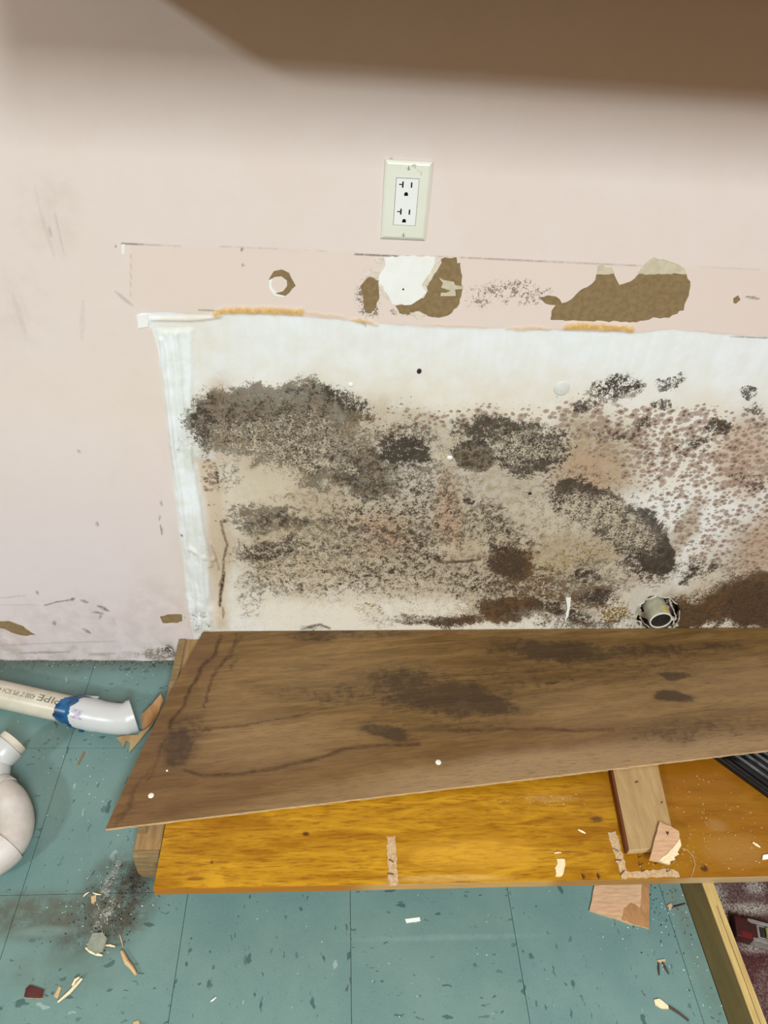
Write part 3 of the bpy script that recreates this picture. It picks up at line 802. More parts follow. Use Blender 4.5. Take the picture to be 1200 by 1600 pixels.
# stained brown sheet: trapezoid, rear edge at the wall, resting on the deck and on the batten
nx, ny = 430, 130
sx, sy = np.meshgrid(np.linspace(0, 1, nx), np.linspace(0, 1, ny))   # sy: 0 = wall, 1 = front
fx0, fy0, fx1, fy1 = -.398, -.473, .942, -.336
slope = (fy1-fy0)/(fx1-fx0)
XR = 1.40
rx = -.2865+(XR+.2865)*sx
fxx = fx0+(XR-fx0)*sx
PX = rx*(1-sy)+fxx*sy - .006*np.sin(np.pi*sy)*(1-sx)
PY = -.0035*(1-sy)+(fy0+slope*(fxx-fx0))*sy
PZ = .1142+.0205*(PX+.29)+.0015*np.sin(sy*3.0)*(PX > 9)
U1, V1 = proj(PX, PY, PZ)
bu = U1+30*fbm(U1, V1*2.2, 60, 101)+12*fbm(U1, V1*2, 14, 102, 2)
bv = V1+16*fbm(U1*.7, V1*1.6, 40, 103)+6*fbm(U1*.5, V1*2, 12, 104, 2)
B = {}
B['dark'] = ells(bu, bv, [(280, 1168, 26, 36, 25, .62, .6), (300, 1140, 30, 22, 0, .4), (690, 1090, 120, 32, 5, .7, .7), (760, 1100, 45, 18, 5, .75), (640, 1070, 90, 36, 0, .6, .7), (450, 1080, 60, 12, -8, .35, .7), (1000, 1040, 120, 30, 0, .35, .8), (600, 1142, 40, 12, 8, .7, .5), (870, 1018, 120, 16, 2, .7, .8), (1010, 1014, 100, 14, 0, .6, .8), (1120, 1008, 60, 10, 0, .5, .8),
                             (1050, 1055, 30, 7, 0, .7, .5), (1050, 1088, 36, 9, 10, .85), (790, 1055, 70, 20, 0, .35), (510, 992, 60, 10, 0, .5), (600, 992, 60, 8, 0, .4), (870, 1065, 12, 3, 0, .8), (1060, 1140, 90, 22, -5, .4), (1150, 1130, 60, 25, 0, .35), (700, 1125, 120, 22, 0, .35), (820, 1050, 120, 40, 0, .35), (545, 1085, 80, 20, -5, .4)])
B['ring'] = strokes(bu*.5+U1*.5, bv*.5+V1*.5, [
    ([(342, 992), (335, 1020), (312, 1050), (295, 1075), (280, 1110), (268, 1140)], 3.2, .85), ([(368, 992), (362, 1020), (345, 1042), (330, 1060), (325, 1085), (320, 1105)], 2.6, .8), ([(268, 1140), (250, 1170), (240, 1195), (232, 1220)], 2.2, .5), ([(345, 1040), (366, 1010), (376, 995)], 3, .5),
    ([(290, 1205), (320, 1214), (370, 1210), (430, 1200), (490, 1186), (540, 1172), (600, 1164), (650, 1162)], 3.0, .75), ([(215, 1225), (205, 1250), (190, 1280)], 2.6, .55), ([(178, 1290), (210, 1235), (240, 1190)], 2.2, .4), ([(700, 1142), (820, 1140), (960, 1142)], 2.2, .6),
    ([(235, 1150), (320, 1142), (420, 1128), (480, 1116)], 1.6, .7), ([(480, 1116), (560, 1100), (620, 1092)], 1.4, .45), ([(360, 1045), (372, 1030)], 3, .6)])
B['light'] = ells(bu, bv, [(900, 1195, 380, 34, -7, .9, .5), (560, 1245, 200, 20, -7, .5, .6), (420, 1160, 140, 40, -5, .45, .7), (500, 1060, 150, 50, 0, .3, .7), (1130, 1075, 120, 40, 0, .4, .7), (950, 1110, 160, 40, 0, .35, .7), (715, 1101, 18, 6, 0, .5), (380, 1110, 70, 50, 0, .35, .7)])
B['red'] = ells(bu, bv, [(230, 1200, 60, 110, 25, .7, .6), (340, 1230, 200, 40, -8, .6, .6), (520, 1195, 160, 25, -8, .5, .6), (310, 1020, 40, 40, 0, .7, .6), (880, 1150, 300, 22, -2, .4, .7), (200, 1270, 60, 25, 0, .7)])
B['sh'] = np.clip((1028-V1)/45, 0, 1)
rs = np.clip(fbm(U1*.25, V1*3.0, 26, 106)*4-.3, 0, 1)*ells(bu, bv, [(460, 1000, 160, 22, 0, .5, .5)])
g = G('stained_plywood', .52, .35)
p = g.scale(g.pos(), (1, 1, 1), rotz=-.09)
na = g.noise(6, 6, .62, vec=g.scale(p, (1, 9, 1)), dist=.7)
nb = g.noise(30, 5, .65, vec=g.scale(p, (1, 14, 1)), dist=.3)
nc = g.noise(120, 4, .7, vec=g.scale(p, (1, 10, 1)))
nd = g.noise(60, 5, .7)
c = g.mix(g.ss(na, .3, .7), lin(98, 72, 36), lin(134, 103, 60))
c = g.mix(g.ma('MULTIPLY', g.attr('light'), g.ss(nb, .25, .6, .5, 1)), c, lin(160, 132, 98))
c = g.mix(g.ma('MULTIPLY', g.attr('red'), .75), c, g.mix(nb, lin(82, 52, 33), lin(116, 84, 60)))
c = g.mix(g.ma('MULTIPLY', g.ss(nb, .46, .70), .6), c, lin(84, 58, 34))
c = g.mix(g.ma('MULTIPLY', g.ss(nc, .55, .75), .3), c, lin(86, 60, 40))
c = g.mix(g.ma('MULTIPLY', g.cov(g.ma('MULTIPLY', g.attr('dark'), 1.1), g.ss(g.ma('ADD', g.ma('MULTIPLY', nb, .4), g.ma('MULTIPLY', nd, .65)), .36, .70), .5), .62), g.mix(g.ma('MULTIPLY', g.attr('dark'), .55), c, lin(62, 46, 34)), lin(48, 37, 29))
c = g.mix(g.ma('MULTIPLY', g.attr('ring'), g.ss(nd, .3, .6, .3, .95)), c, lin(54, 30, 18))
M_panel = g.out(c, g.ss(nb, .2, .8, .45, .62), g.ma('ADD', nb, nc), .15, .001)
panel = thing('plywood_sheet', 'large water-stained brown plywood sheet lying askew on top of the orange deck', 'plywood sheet', (.45, -.22, .107))
off = np.array(panel.location)
sheet = link('stained_face', grid_mesh('stained_face', np.stack([PX, PY, PZ], -1)-off, B), M_panel, panel)
# body with raw layered edges under the face
TH = .0052
bm = bmesh.new()
loop = [(i, 0) for i in range(0, nx, 13)]+[(nx-1, j) for j in range(9, ny, 10)]+[(i, ny-1) for i in range(nx-1, -1, -3)]+[(0, j) for j in range(ny-1, 8, -10)]
rd = random.Random(5)
top, bot = [], []
for (i, j) in loop:
    v0 = Vector((PX[j, i], PY[j, i], PZ[j, i]))
    e = Vector((0, 0, 0))
    if j == ny-1:
        e = Vector((0, -rd.uniform(0, .0012), 0))
    top.append(bm.verts.new(v0-Vector((0, 0, .0003))+e*.5))
    bot.append(bm.verts.new(v0-Vector((0, 0, TH))+e))
for k in range(len(top)):
    n_ = (k+1) % len(top)
    bm.faces.new((top[k], bot[k], bot[n_], top[n_]))
bm.faces.new(top)
bm.faces.new(list(reversed(bot)))
bm_obj('layered_core', bm, M_plyedge, panel)
M_screw = simple('bright_screw_head', (226, 222, 214), .4, .5)


def panel_dot(u, v, r, name='nail_head'):
    q = FL(u, v, .1142)
    z = .1142+.0205*(q.x+.29)
    q = FL(u, v, z)
    bm = bmesh.new()
    bmesh.ops.create_uvsphere(bm, u_segments=12, v_segments=6, radius=1, matrix=Matrix.Translation(q) @ Matrix.Diagonal((r, r, .0012, 1)))
    return bm_obj(name, bm, M_screw, panel, True)


panel_dot(236, 1243, .0055)
panel_dot(685, 1191, .006)
panel_dot(261, 1204, .0022)
for k in range(26):
    # raised splinters along the raw front edge
    t = rd.uniform(.02, .72)
    i = int(t*(nx-1))
    v0 = Vector((PX[-1, i], PY[-1, i], PZ[-1, i]))
    L = rd.uniform(.004, .012)
    bm_obj('edge_splinter', tube([v0+Vector((-L, -.0005, -.002)), v0+Vector((0, -.0022, -.001)), v0+Vector((L, -.0012, -.003))], [.0004, .0009, .0003], 5), M_plyedge, panel)

# =================================================================== OUTLET
oc = Vector((.1078, -.0006, 1.1038))
outlet = thing('electrical_outlet', 'cream double socket with black T-shaped slots on the pink wall', 'power outlet', tuple(oc))
outlet.rotation_euler = (0, -.003, 0)
M_plate = simple('ivory_plastic', (224, 226, 212), .35, .45, (219, 221, 206), 12)
M_recep = simple('white_plastic', (232, 234, 232), .3, .45, (230, 232, 230), 12)
M_black = simple('black_slot', (10, 10, 10), .7, .1, (12, 12, 12))
M_scr = simple('painted_screw', (206, 208, 196), .35, .5)
bm = bmesh.new()
pl = [(0.0000, .0350, .0572), (-.0030, .0345, .0567), (-.0048, .0318, .0540), (-.0056, .0300, .0522)]
rr = []
for (yy, hw, hh) in pl:
    rr.append([oc+Vector((hw*sx_, yy, hh*sz_)) for sx_, sz_ in ((-1, -1), (1, -1), (1, 1), (-1, 1))])
bm = sweep(rr)
bm_obj('cover_plate', bm, M_plate, outlet)
bm_obj('seam', box(oc.x-.0172, oc.x+.0172, oc.y-.0059, oc.y-.0050, oc.z-.0342, oc.z+.0342), simple('dark_seam', (96, 96, 88), .6), outlet)
rec = bm_obj('receptacle', box(oc.x-.0166, oc.x+.0166, oc.y-.0070, oc.y-.0050, oc.z-.0336, oc.z+.0336), M_recep, outlet, False, .0010, 2)
for dz in (.0195, -.0195):
    z0 = oc.z+dz
    yf = oc.y-.0071
    f = oc.y-.0066
    bm_obj('slot', box(oc.x-.0078, oc.x-.0056, yf, f, z0+.0012, z0+.0100), M_black, rec)
    bm_obj('slot', box(oc.x-.0124, oc.x-.0079, yf, f, z0+.0048, z0+.0064), M_black, rec)
    bm_obj('slot', box(oc.x+.0052, oc.x+.0074, yf, f, z0+.0018, z0+.0092), M_black, rec)
    pts = [oc+Vector((-.0008+.0029*math.cos(a), -.0066, dz-.0078+.0030*math.sin(a))) for a in np.linspace(0, math.pi, 12)]
    pts += [oc+Vector((-.0037, -.0066, dz-.0102)), oc+Vector((.0021, -.0066, dz-.0102))]
    bm_obj('ground_hole', prism(pts, (0, -.0005, 0)), M_black, rec)
for dz in (.0483, -.0483):
    bm = bmesh.new()
    bmesh.ops.create_uvsphere(bm, u_segments=16, v_segments=8, radius=1, matrix=Matrix.Translation(oc+Vector((0, -.0056, dz))) @ Matrix.Diagonal((.0034, .0013, .0034, 1)))
    sc_ = bm_obj('screw', bm, M_scr, outlet, True)
    bm_obj('screw_slot', box(oc.x-.0004, oc.x+.0004, oc.y-.0070, oc.y-.0062, oc.z+dz-.0028, oc.z+dz+.0028), M_nail, sc_)
M_smudge = simple('grey_smudge', (176, 178, 166), .5, .3, (190, 190, 178))
bm = bmesh.new()
for (a, b, r_) in [(.006, .0515, .0016), (.0085, .0525, .0012), (.0105, .0515, .0009), (.0095, .0492, .0012), (.0130, .046, .0008), (.0192, .0435, .0008), (.0192, .0415, .0008), (.0192, .0395, .0008), (.016, .044, .0009), (-.026, .0575, .002)]:
    bmesh.ops.create_uvsphere(bm, u_segments=8, v_segments=5, radius=1, matrix=Matrix.Translation(oc+Vector((a, -.0056 if a > -.02 else -.001, b))) @ Matrix.Diagonal((r_, .0003, r_*1.3, 1)))
bm_obj('paint_smudge', bm, M_smudge, outlet)['kind'] = 'stuff'

# =================================================================== DRAIN STUB IN THE WALL
pc = WA(1023, 948, 0)
best = min((abs(proj(pc.x, -q*.001, pc.z)[1]-970), q*.001) for q in range(5, 120))[1]
stub = thing('drain_stub', 'short grey metal waste pipe sticking out of the ragged hole in the mouldy wall', 'pipe', (pc.x, 0, pc.z))
M_pipe = simple('dull_grey_pipe', (142, 140, 122), .45, .5, (176, 172, 150), 40)
M_rim = simple('scraped_pipe_rim', (218, 216, 206), .5, .4, (190, 186, 172), 90)
M_gunk = simple('dark_pipe_inside', (26, 22, 20), .5, .4, (44, 40, 40), 90)
RO, RI = .0265, .0225
yv = Vector((0, -1, 0))
bm_obj('pipe_wall', sweep([ring(pc+yv*t, yv, RO) for t in (-.02, .01, best-.002)], None, False), M_pipe, stub, True)
bm_obj('rim', sweep([ring(pc+yv*t, yv, r_) for t, r_ in ((best-.002, RO), (best, RO-.0006), (best+.0003, RI+.0008), (best-.002, RI))], None, False), M_rim, stub, True)
bm_obj('bore', sweep([ring(pc+yv*t, yv, RI) for t in (best-.0015, best-.02, -.02)]+[ring(pc-yv*.02, yv, .001)], None, True), M_gunk, stub, True)
bm = bmesh.new()
q = pc+yv*(best-.018)+Vector((-.012, 0, -.013))
for k in range(14):
    bmesh.ops.create_icosphere(bm, subdivisions=1, radius=rd.uniform(.002, .005), matrix=Matrix.Translation(q+Vector((rd.uniform(-.006, .012), rd.uniform(-.006, .006), rd.uniform(-.004, .003)))))
bm_obj('sludge', bm, simple('grey_sludge', (80, 78, 80), .35, .5, (110, 108, 110), 90), stub)
a0 = pc+yv*(best*.62)+Vector((0, 0, RO))
bm = bmesh.new()
rings = []
for t in (best*.45, best*.93):
    rings.append([pc+yv*t+(RO+.0004)*Vector((math.sin(a), 0, math.cos(a))) for a in np.linspace(-.05, .75, 9)])
for i in range(8):
    bm.faces.new([bm.verts.new(v) for v in (rings[0][i], rings[0][i+1], rings[1][i+1], rings[1][i])])
bm_obj('yellow_stain', bm, simple('yellow_pipe_dope', (168, 154, 98), .6, .3, (190, 178, 124), 90), stub)
# dark recess behind the cut board and the torn lips round it
bm_obj('hole_back', box(pc.x-.14, pc.x+.14, .030, .034, .002, pc.z+.10), simple('dark_wall_cavity', (46, 38, 32), .9, .1, (84, 74, 62), 60), wall)
M_lip = simple('torn_plaster_lip', (216, 210, 196), .85, .15, (160, 148, 130), 90)
M_shard = simple('grey_board_shard', (140, 132, 118), .85, .15, (196, 188, 172), 110)
outl = [(993, 968), (997, 948), (1009, 937), (1026, 931), (1045, 934), (1058, 944), (1064, 957)]
for k, (path, r_) in enumerate([(outl[:4], .0022), (outl[3:6], .0018), ([(990, 974), (994, 970), (1002, 972), (1000, 980), (1004, 986)], .0028), ([(1046, 936), (1050, 950), (1056, 962), (1052, 976)], .0025), ([(1004, 988), (1016, 983), (1028, 987)], .003), ([(1062, 955), (1060, 972), (1050, 983), (1034, 988)], .0026),
                               ([(1000, 964), (1006, 974), (1014, 980)], .0022)]):
    P = [WA(u+rd.uniform(-1.2, 1.2), v+rd.uniform(-1.2, 1.2), -.001) for u, v in ragged(path, .8, 5, k)[:-1] if True]
    P = []
    for (a, b), (c_, d_) in zip(path, path[1:]):
        for t in (0, .33, .66):
            P.append(WA(a+(c_-a)*t+rd.uniform(-1, 1), b+(d_-b)*t+rd.uniform(-1, 1), -.0008))
    P.append(WA(path[-1][0], path[-1][1], -.0008))
    bm_obj('torn_lip', tube(P, [r_*rd.uniform(.5, 1.2) for _ in P], 7), M_lip, wall)
# loose grey shards of board and paper filling the gap round the pipe
for k in range(13):
    a0_ = 2*math.pi*k/13+rd.uniform(-.15, .15)
    w_ = rd.uniform(.22, .38)
    ri, ro = RO+rd.uniform(.001, .005), rd.uniform(.046, .054)
    if -.3 < math.sin(a0_) and k % 4 == 0:
        continue
    P = [pc+Vector((r_*math.cos(a_), .006+rd.uniform(-.003, .004), r_*math.sin(a_))) for r_, a_ in ((ri, a0_-w_*.6), (ro*.9, a0_-w_), (ro, a0_), (ro*.9, a0_+w_), (ri*1.05, a0_+w_*.7), (ri+.004, a0_))]
    y_ = sum(p_.y for p_ in P)/6
    P = [Vector((p_.x, y_, p_.z)) for p_ in P]
    bm_obj('torn_shard', prism(P, (0, .0015, 0)), M_shard, wall)
# rubble lying behind the board
for k, (u, v, s_) in enumerate([(1004, 982, .008), (998, 978, .006), (1052, 966, .007), (1056, 976, .006), (1010, 986, .005), (1047, 981, .006)]):
    bm = bmesh.new()
    bmesh.ops.create_icosphere(bm, subdivisions=2, radius=s_, matrix=Matrix.Translation(WA(u, v, .004)) @ Matrix.Diagonal((1.2, .8, .8, 1)))
    for vv in bm.verts:
        vv.co += Vector((rd.uniform(-1, 1), rd.uniform(-1, 1), rd.uniform(-1, 1)))*s_*.2
    bm_obj('plaster_crumb', bm, M_lip, wall)

# =================================================================== WHITE WASTE PIPES
g = G('cream_pvc', .32, .5)
n1, n2 = g.noise(9, 4, .6), g.noise(160, 3, .6)
c = g.mix(g.ss(n1, .35, .65), lin(204, 197, 181), lin(188, 180, 160))
c = g.mix(g.ma('MULTIPLY', g.ss(g.noise(50, 4, .65), .55, .75), .35), c, lin(168, 152, 122))
M_cream = g.out(c, None, n2, .05, .001)
g = G('white_pvc', .3, .5)
n1 = g.noise(60, 4, .65)
c = g.mix(g.ma('MULTIPLY', g.ss(n1, .58, .75), .4), lin(192, 193, 192), lin(160, 154, 148))
M_pvc = g.out(c, None, n1, .03, .001)
M_dirtpvc = simple('dusty_pvc', (206, 200, 196), .42, .4, (190, 180, 170), 18)
g = G('blue_primer', .28, .5)
n1 = g.noise(40, 4, .6)
M_blue = g.out(g.mix(g.ss(n1, .35, .65), lin(9, 52, 98), lin(26, 90, 134)), None, n1, .1, .001)
M_ink = simple('grey_print', (120, 112, 98), .6, .2, (96, 90, 80), 300)
M_lightgrey = simple('pale_grey_plastic', (168, 176, 176), .4, .4)

PR = .030
pa, pb = FL(-60, 1071, .033), FL(118, 1111, .033)
pdir = (pb-pa).normalized()
pa = pa-pdir*.25
pe = FL(209, 1117, .036)
pp = thing('waste_pipe', 'cream plastic pipe with blue glue band and white elbow on teal tiles', 'pipe', (pb.x, pb.y, 0))
bm_obj('pipe', tube([pa, pb+pdir*.02], PR), M_cream, pp, True)
# elbow: bends gently towards the right
pang = math.atan2(pdir.y, pdir.x)
edir = Vector((math.cos(pang+math.radians(40)), math.sin(pang+math.radians(40)), .02))
dv = pe-pb
det = pdir.x*edir.y-pdir.y*edir.x
ea, eb = (dv.x*edir.y-dv.y*edir.x)/det, (pdir.x*dv.y-pdir.y*dv.x)/det
ctrl = pb+pdir*ea
q0, q1 = pb+pdir*(ea*.35), ctrl+edir*(eb*.55)
pe = ctrl+edir*eb
bez = [pb, pb+pdir*(ea*.2)]+[q0*(1-t)**2+2*ctrl*t*(1-t)+q1*t*t for t in np.linspace(0, 1, 11)]+[q1*.5+pe*.5, pe]
RE = .0350
rad = [RE]*4+[RE-.0015]*7+[RE]*4
bm = tube([bez[0]]+bez+[bez[-1]], [PR+.0005]+rad+[RE-.0038], 36, None, False)
el = bm_obj('elbow', bm, M_pvc, pp, True)
tdir = (bez[-1]-bez[-2]).normalized()
bm_obj('socket', sweep([ring(pe+tdir*t, tdir, r_, 32) for t, r_ in ((.0004, RE-.0036), (-.020, RE-.0042), (-.022, .002))], None, True), M_gunk, el, True)
bm_obj('rim', sweep([ring(pe+tdir*t, tdir, r_, 36) for t, r_ in ((-.010, RE-.001), (-.009, RE+.0016), (-.0006, RE+.0016), (.0006, RE+.0004), (.0006, RE-.0042), (-.008, RE-.0044))], None, False), M_pvc, el, True)


# blue band with a ragged edge, wrapped on the pipe and the elbow's mouth
def wrap_band(name, c0, d, r, s0, s1, mat, parent, amp, seed, h=.0004, a0=0, a1=2*math.pi, n=64, K=4):
    d = Vector(d).normalized()
    a_ = d.cross(Vector((0, 0, 1))).normalized()
    b_ = a_.cross(d)
    rq = random.Random(seed)
    bm = bmesh.new()
    j0, j1 = [], []
    e0 = e1 = 0
    for i in range(n+1):
        ang = a0+(a1-a0)*i/n
        e0 = .6*e0+rq.uniform(-amp, amp)
        e1 = .6*e1+rq.uniform(-amp, amp)
        w_ = math.cos(ang)*a_+math.sin(ang)*b_
        j0.append((w_, (s0(ang) if callable(s0) else s0)+e0))
        j1.append((w_, (s1(ang) if callable(s1) else s1)+e1))
    ring_ = []
    for (w0, t0), (w1, t1) in zip(j0, j1):
        ring_.append([bm.verts.new(Vector(c0)+d*(t0+(t1-t0)*k/K)+w0*(r(t0+(t1-t0)*k/K)+h if callable(r) else r+h)) for k in range(K+1)])
    for i in range(n):
        for k in range(K):
            bm.faces.new((ring_[i][k], ring_[i][k+1], ring_[i+1][k+1], ring_[i+1][k]))
    return bm_obj(name, bm, mat, parent, True)


vee = lambda a: max(0.0, math.cos(a-.87))
wrap_band('glue_band', pb, pdir, lambda t: PR+(RE-PR+.0003)*min(1, max(0, (t+.005)/.005)), lambda a: -.010-.026*vee(a), lambda a: .022-.019*vee(a), M_blue, pp, .0030, 3, .0006, K=14)
bm_obj('glue_run', tube([pb+pdir*.016+Vector((.0, -.033, -.016)), pb+pdir*.024+Vector((0, -.031, -.022))], [.005, .003], 8), M_blue, pp, True)
# dark thumb mark and grey tab
bm = bmesh.new()
q = FL(89, 1125, .035)
bmesh.ops.create_uvsphere(bm, u_segments=10, v_segments=6, radius=1, matrix=Matrix.Translation(pb-pdir*.030+PR*Vector((pdir.y, -pdir.x, 0))*.86+Vector((0, 0, PR*.5))) @ Matrix.Diagonal((.006, .003, .003, 1)))
bm_obj('black_mark', bm, M_nail, pp)
# print
fc = bpy.data.curves.new('t', 'FONT')


def pipe_text(s_, size, start, ang0, squeeze=1.0):
    fc.body = s_
    fc.size = size
    to = bpy.data.objects.new('t', fc)
    C.objects.link(to)
    bpy.context.view_layer.update()
    me = bpy.data.meshes.new_from_object(to.evaluated_get(bpy.context.evaluated_depsgraph_get()))
    bpy.data.objects.remove(to)
    side = pdir.cross(Vector((0, 0, 1))).normalized()      # towards the camera
    up = Vector((0, 0, 1))
    bt = bmesh.new()
    bt.from_mesh(me)
    bmesh.ops.subdivide_edges(bt, edges=[e for e in bt.edges if e.calc_length() > size*.12], cuts=4, use_grid_fill=True)
    bmesh.ops.triangulate(bt, faces=bt.faces)
    bt.to_mesh(me)
    bt.free()
    wmax = max(v.co.x for v in me.vertices)
    for v in me.vertices:
        lx, ly = v.co.x*squeeze/wmax, v.co.y
        # upside down: text runs from right to left, its top towards the camera
        s2 = start-lx
        a = ang0+ly/PR
        wv_ = math.cos(a)*up+math.sin(a)*side
        v.co = pb+pdir*s2+wv_*(PR+.0003)-Vector(pp.location)
    o = link('printed_text', me, M_ink, pp)
    return o


pipe_text('PIPE', .0215, -.024, -.12, .056)
pipe_text('4200 2" IPS SCH 40 PVC', .0150, -.086, .02, .115)
bm_obj('grey_tab', prism([FL(u, v, .050) for u, v in [(126, 1087), (128, 1093), (150, 1096), (155, 1089)]], (0, 0, .002)), M_lightgrey, pp)
wrap_band('purple_stain', pb, pdir, lambda t: RE, .016, .030, simple('pale_purple_primer', (150, 140, 168), .4, .3, (190, 186, 196), 120), pp, .0055, 8, .0006, 0.6, 1.15, 12)

# trap: white fittings at the left edge of the view
tr = thing('waste_trap', 'white plastic trap of curved pipe fittings on teal tiles at the left edge', 'pipe', tuple(FL(10, 1290, 0)))
ZP = .036
J = [FL(u, v, ZP) for u, v in [(-4, 1238), (14, 1252), (24, 1275), (24, 1297), (14, 1318), (-6, 1336), (-30, 1346)]]


def smooth_path(P, k=6):
    P = [P[0]*2-P[1]]+P+[P[-1]*2-P[-2]]
    out = []
    for i in range(1, len(P)-2):
        for j in range(k):
            t = j/k
            out.append(.5*((2*P[i])+(-P[i-1]+P[i+1])*t+(2*P[i-1]-5*P[i]+4*P[i+1]-P[i+2])*t*t+(-P[i-1]+3*P[i]-3*P[i+1]+P[i+2])*t**3))
    out.append(P[-2])
    return out


JR = .0340
path = smooth_path(J)
bm_obj('trap_bend', tube(path, JR-.001, 32), M_dirtpvc, tr, True)
d0 = (path[0]-path[3]).normalized()
bm_obj('coupling', tube([path[2], path[2], path[0]+d0*.004, path[0]+d0*.004], [JR, JR+.003, JR+.003, JR-.001], 32), M_dirtpvc, tr, True)
i1 = int(len(path)*.70)
bm_obj('coupling', tube([path[i1], path[i1]]+path[i1+1:i1+10], [JR-.001]+[JR+.0028]*10, 32), M_dirtpvc, tr, True)
sp0 = path[0]+d0*.004
bm_obj('spigot', tube([sp0, sp0+d0*.020], .0302, 32), M_cream, tr, True)
# small street elbow that turns up to the right
e0 = sp0+d0*.012
E = [e0, FL(-10, 1208, .045), FL(-7, 1188, .055), FL(6, 1174, .062), FL(14, 1166, .064)]
ep = smooth_path(E)
bm_obj('elbow', tube(ep, [.031 if i < len(ep)-9 else .0335 for i in range(len(ep))], 32), M_pvc, tr, True)
ed = (ep[-1]-ep[-3]).normalized()
bm_obj('cut_pipe', sweep([ring(ep[-1]+ed*t, ed, r_, 32) for t, r_ in ((-.002, .0298), (.0145, .0298), (.015, .0290), (.015, .0250), (-.006, .0250), (-.0065, .002))], None, True), M_cream, tr, True)
bm_obj('hub_ring', sweep([ring(path[0]+d0*t, d0, r_, 32) for t, r_ in ((.018, .031), (.0182, .0352), (.030, .0352), (.031, .032))], None, True), M_pvc, tr, True)

# =================================================================== LOOSE BOARD, LEVEL, BLACK GRILLE
lb = thing('floor_board', 'pale yellow wooden board standing on edge between teal tiles and maroon floor', 'board', (.72, -.9, 0))
bm_obj('board_top', box(.7092, .7310, -1.75, -.30, .0832, .0850), M_board, lb, False, .0005, 1)
bm_obj('board_body', box(.7090, .7315, -1.75, -.30, 0, .0831), M_boardside, lb)
bm_obj('top_ridge', box(.7200, .7212, -1.75, -.62, .0850, .0857), M_boardside, lb)

lv0, lv1 = FL(1147, 1429, .024), FL(1152, 1462, .024)
lvd = (FL(1200, 1443, .024)-lv0)
lvd.z = 0
lvd.normalize()
lvn = Vector((lvd.y, -lvd.x, 0))
LW = (lv1-lv0).dot(lvn)
lev = thing('spirit_level', 'dark red spirit level with silver rails lying on the maroon floor', 'spirit level', (lv0.x+.05, lv0.y, 0))
M_red = simple('maroon_paint', (66, 24, 26), .45, .4, (52, 24, 25), 40)
M_brt = simple('red_paint', (112, 20, 28), .4, .4, (92, 24, 30), 60)
M_alu = simple('scuffed_aluminium', (142, 136, 130), .5, .4, (112, 104, 100), 60)
M_vial = simple('green_vial', (150, 146, 70), .15, .6, (120, 118, 60), 40)


def lbox(a0_, a1_, b0_, b1_, z0, z1, bev=.0008):
    o_ = Vector((lv0.x, lv0.y, 0))
    P = [o_+lvd*a+lvn*b for a, b in ((a0_, b0_), (a1_, b0_), (a1_, b1_), (a0_, b1_))]
    return prism([p_+Vector((0, 0, z0)) for p_ in P], (0, 0, z1-z0))


LL = .45
bm_obj('end_cap', lbox(0, .030, 0, LW, 0, .024), M_red, lev, False, .0025, 2)
bm_obj('body', lbox(.030, LL, .006, LW-.006, 0, .020), M_red, lev)
bm_obj('rail', lbox(.024, LL, -.0005, .0058, .001, .0245), M_alu, lev, False, .0008, 1)
bm_obj('rail', lbox(.030, LL, LW-.0058, LW+.0005, .001, .0245), M_alu, lev, False, .0008, 1)
bm_obj('red_stripe', lbox(.010, .029, LW-.011, LW-.0005, .0240, .0246), M_brt, lev)
bm_obj('vial_frame', lbox(.040, .075, .0062, LW-.0062, .0200, .0225), M_alu, lev, False, .001, 1)
bm_obj('vial_well', lbox(.044, .071, .0095, LW-.0095, .0225, .0228), M_gunk, lev)
vc = Vector((lv0.x, lv0.y, .0262))+lvd*.0575+lvn*(LW*.5)
bm_obj('vial', tube([vc-lvn*.008, vc+lvn*.008], .0035, 16), M_vial, lev, True)
dm = Vector((lv0.x, lv0.y, .0240))+lvd*.018+lvn*(LW*.45)
bm_obj('hang_hole', sweep([ring(dm, (0, 0, 1), .0028, 14), ring(dm+Vector((0, 0, .0004)), (0, 0, 1), .0028, 14)]), M_nail, lev)

b0, b1 = FL(1137, 1190, DZ+.020), FL(1206, 1240, DZ+.020)
bd = (b1-b0)
bd.z = 0
bd.normalize()
bn = Vector((-bd.y, bd.x, 0))
gr = thing('black_grille', 'black ribbed plastic grille half hidden under the stained sheet at the right edge', 'grille', (b0.x+.06, b0.y+.02, DZ))
M_blk = simple('black_plastic', (14, 14, 16), .35, .4, (22, 22, 24), 40)
M_rib = simple('grey_plastic_rib', (70, 72, 74), .35, .5, (110, 112, 112), 40)
o_ = Vector((b0.x, b0.y, 0))-bd*.05


def gbox(a0_, a1_, c0_, c1_, z0, z1):
    P = [o_+bd*a+bn*b for a, b in ((a0_, c0_), (a1_, c0_), (a1_, c1_), (a0_, c1_))]
    return prism([p_+Vector((0, 0, z0)) for p_ in P], (0, 0, z1-z0))


bm_obj('body', gbox(0, .30, 0, .12, DZ+.0003, DZ+.014), M_blk, gr, False, .001, 1)
for k in range(6):
    bm_obj('rib', gbox(.004, .296, .012+k*.018, .0145+k*.018, DZ+.0141, DZ+.019), M_rib if k else M_blk, gr)
bm_obj('frame_edge', gbox(0, .30, 0, .006, DZ+.0141, DZ+.020), M_blk, gr)


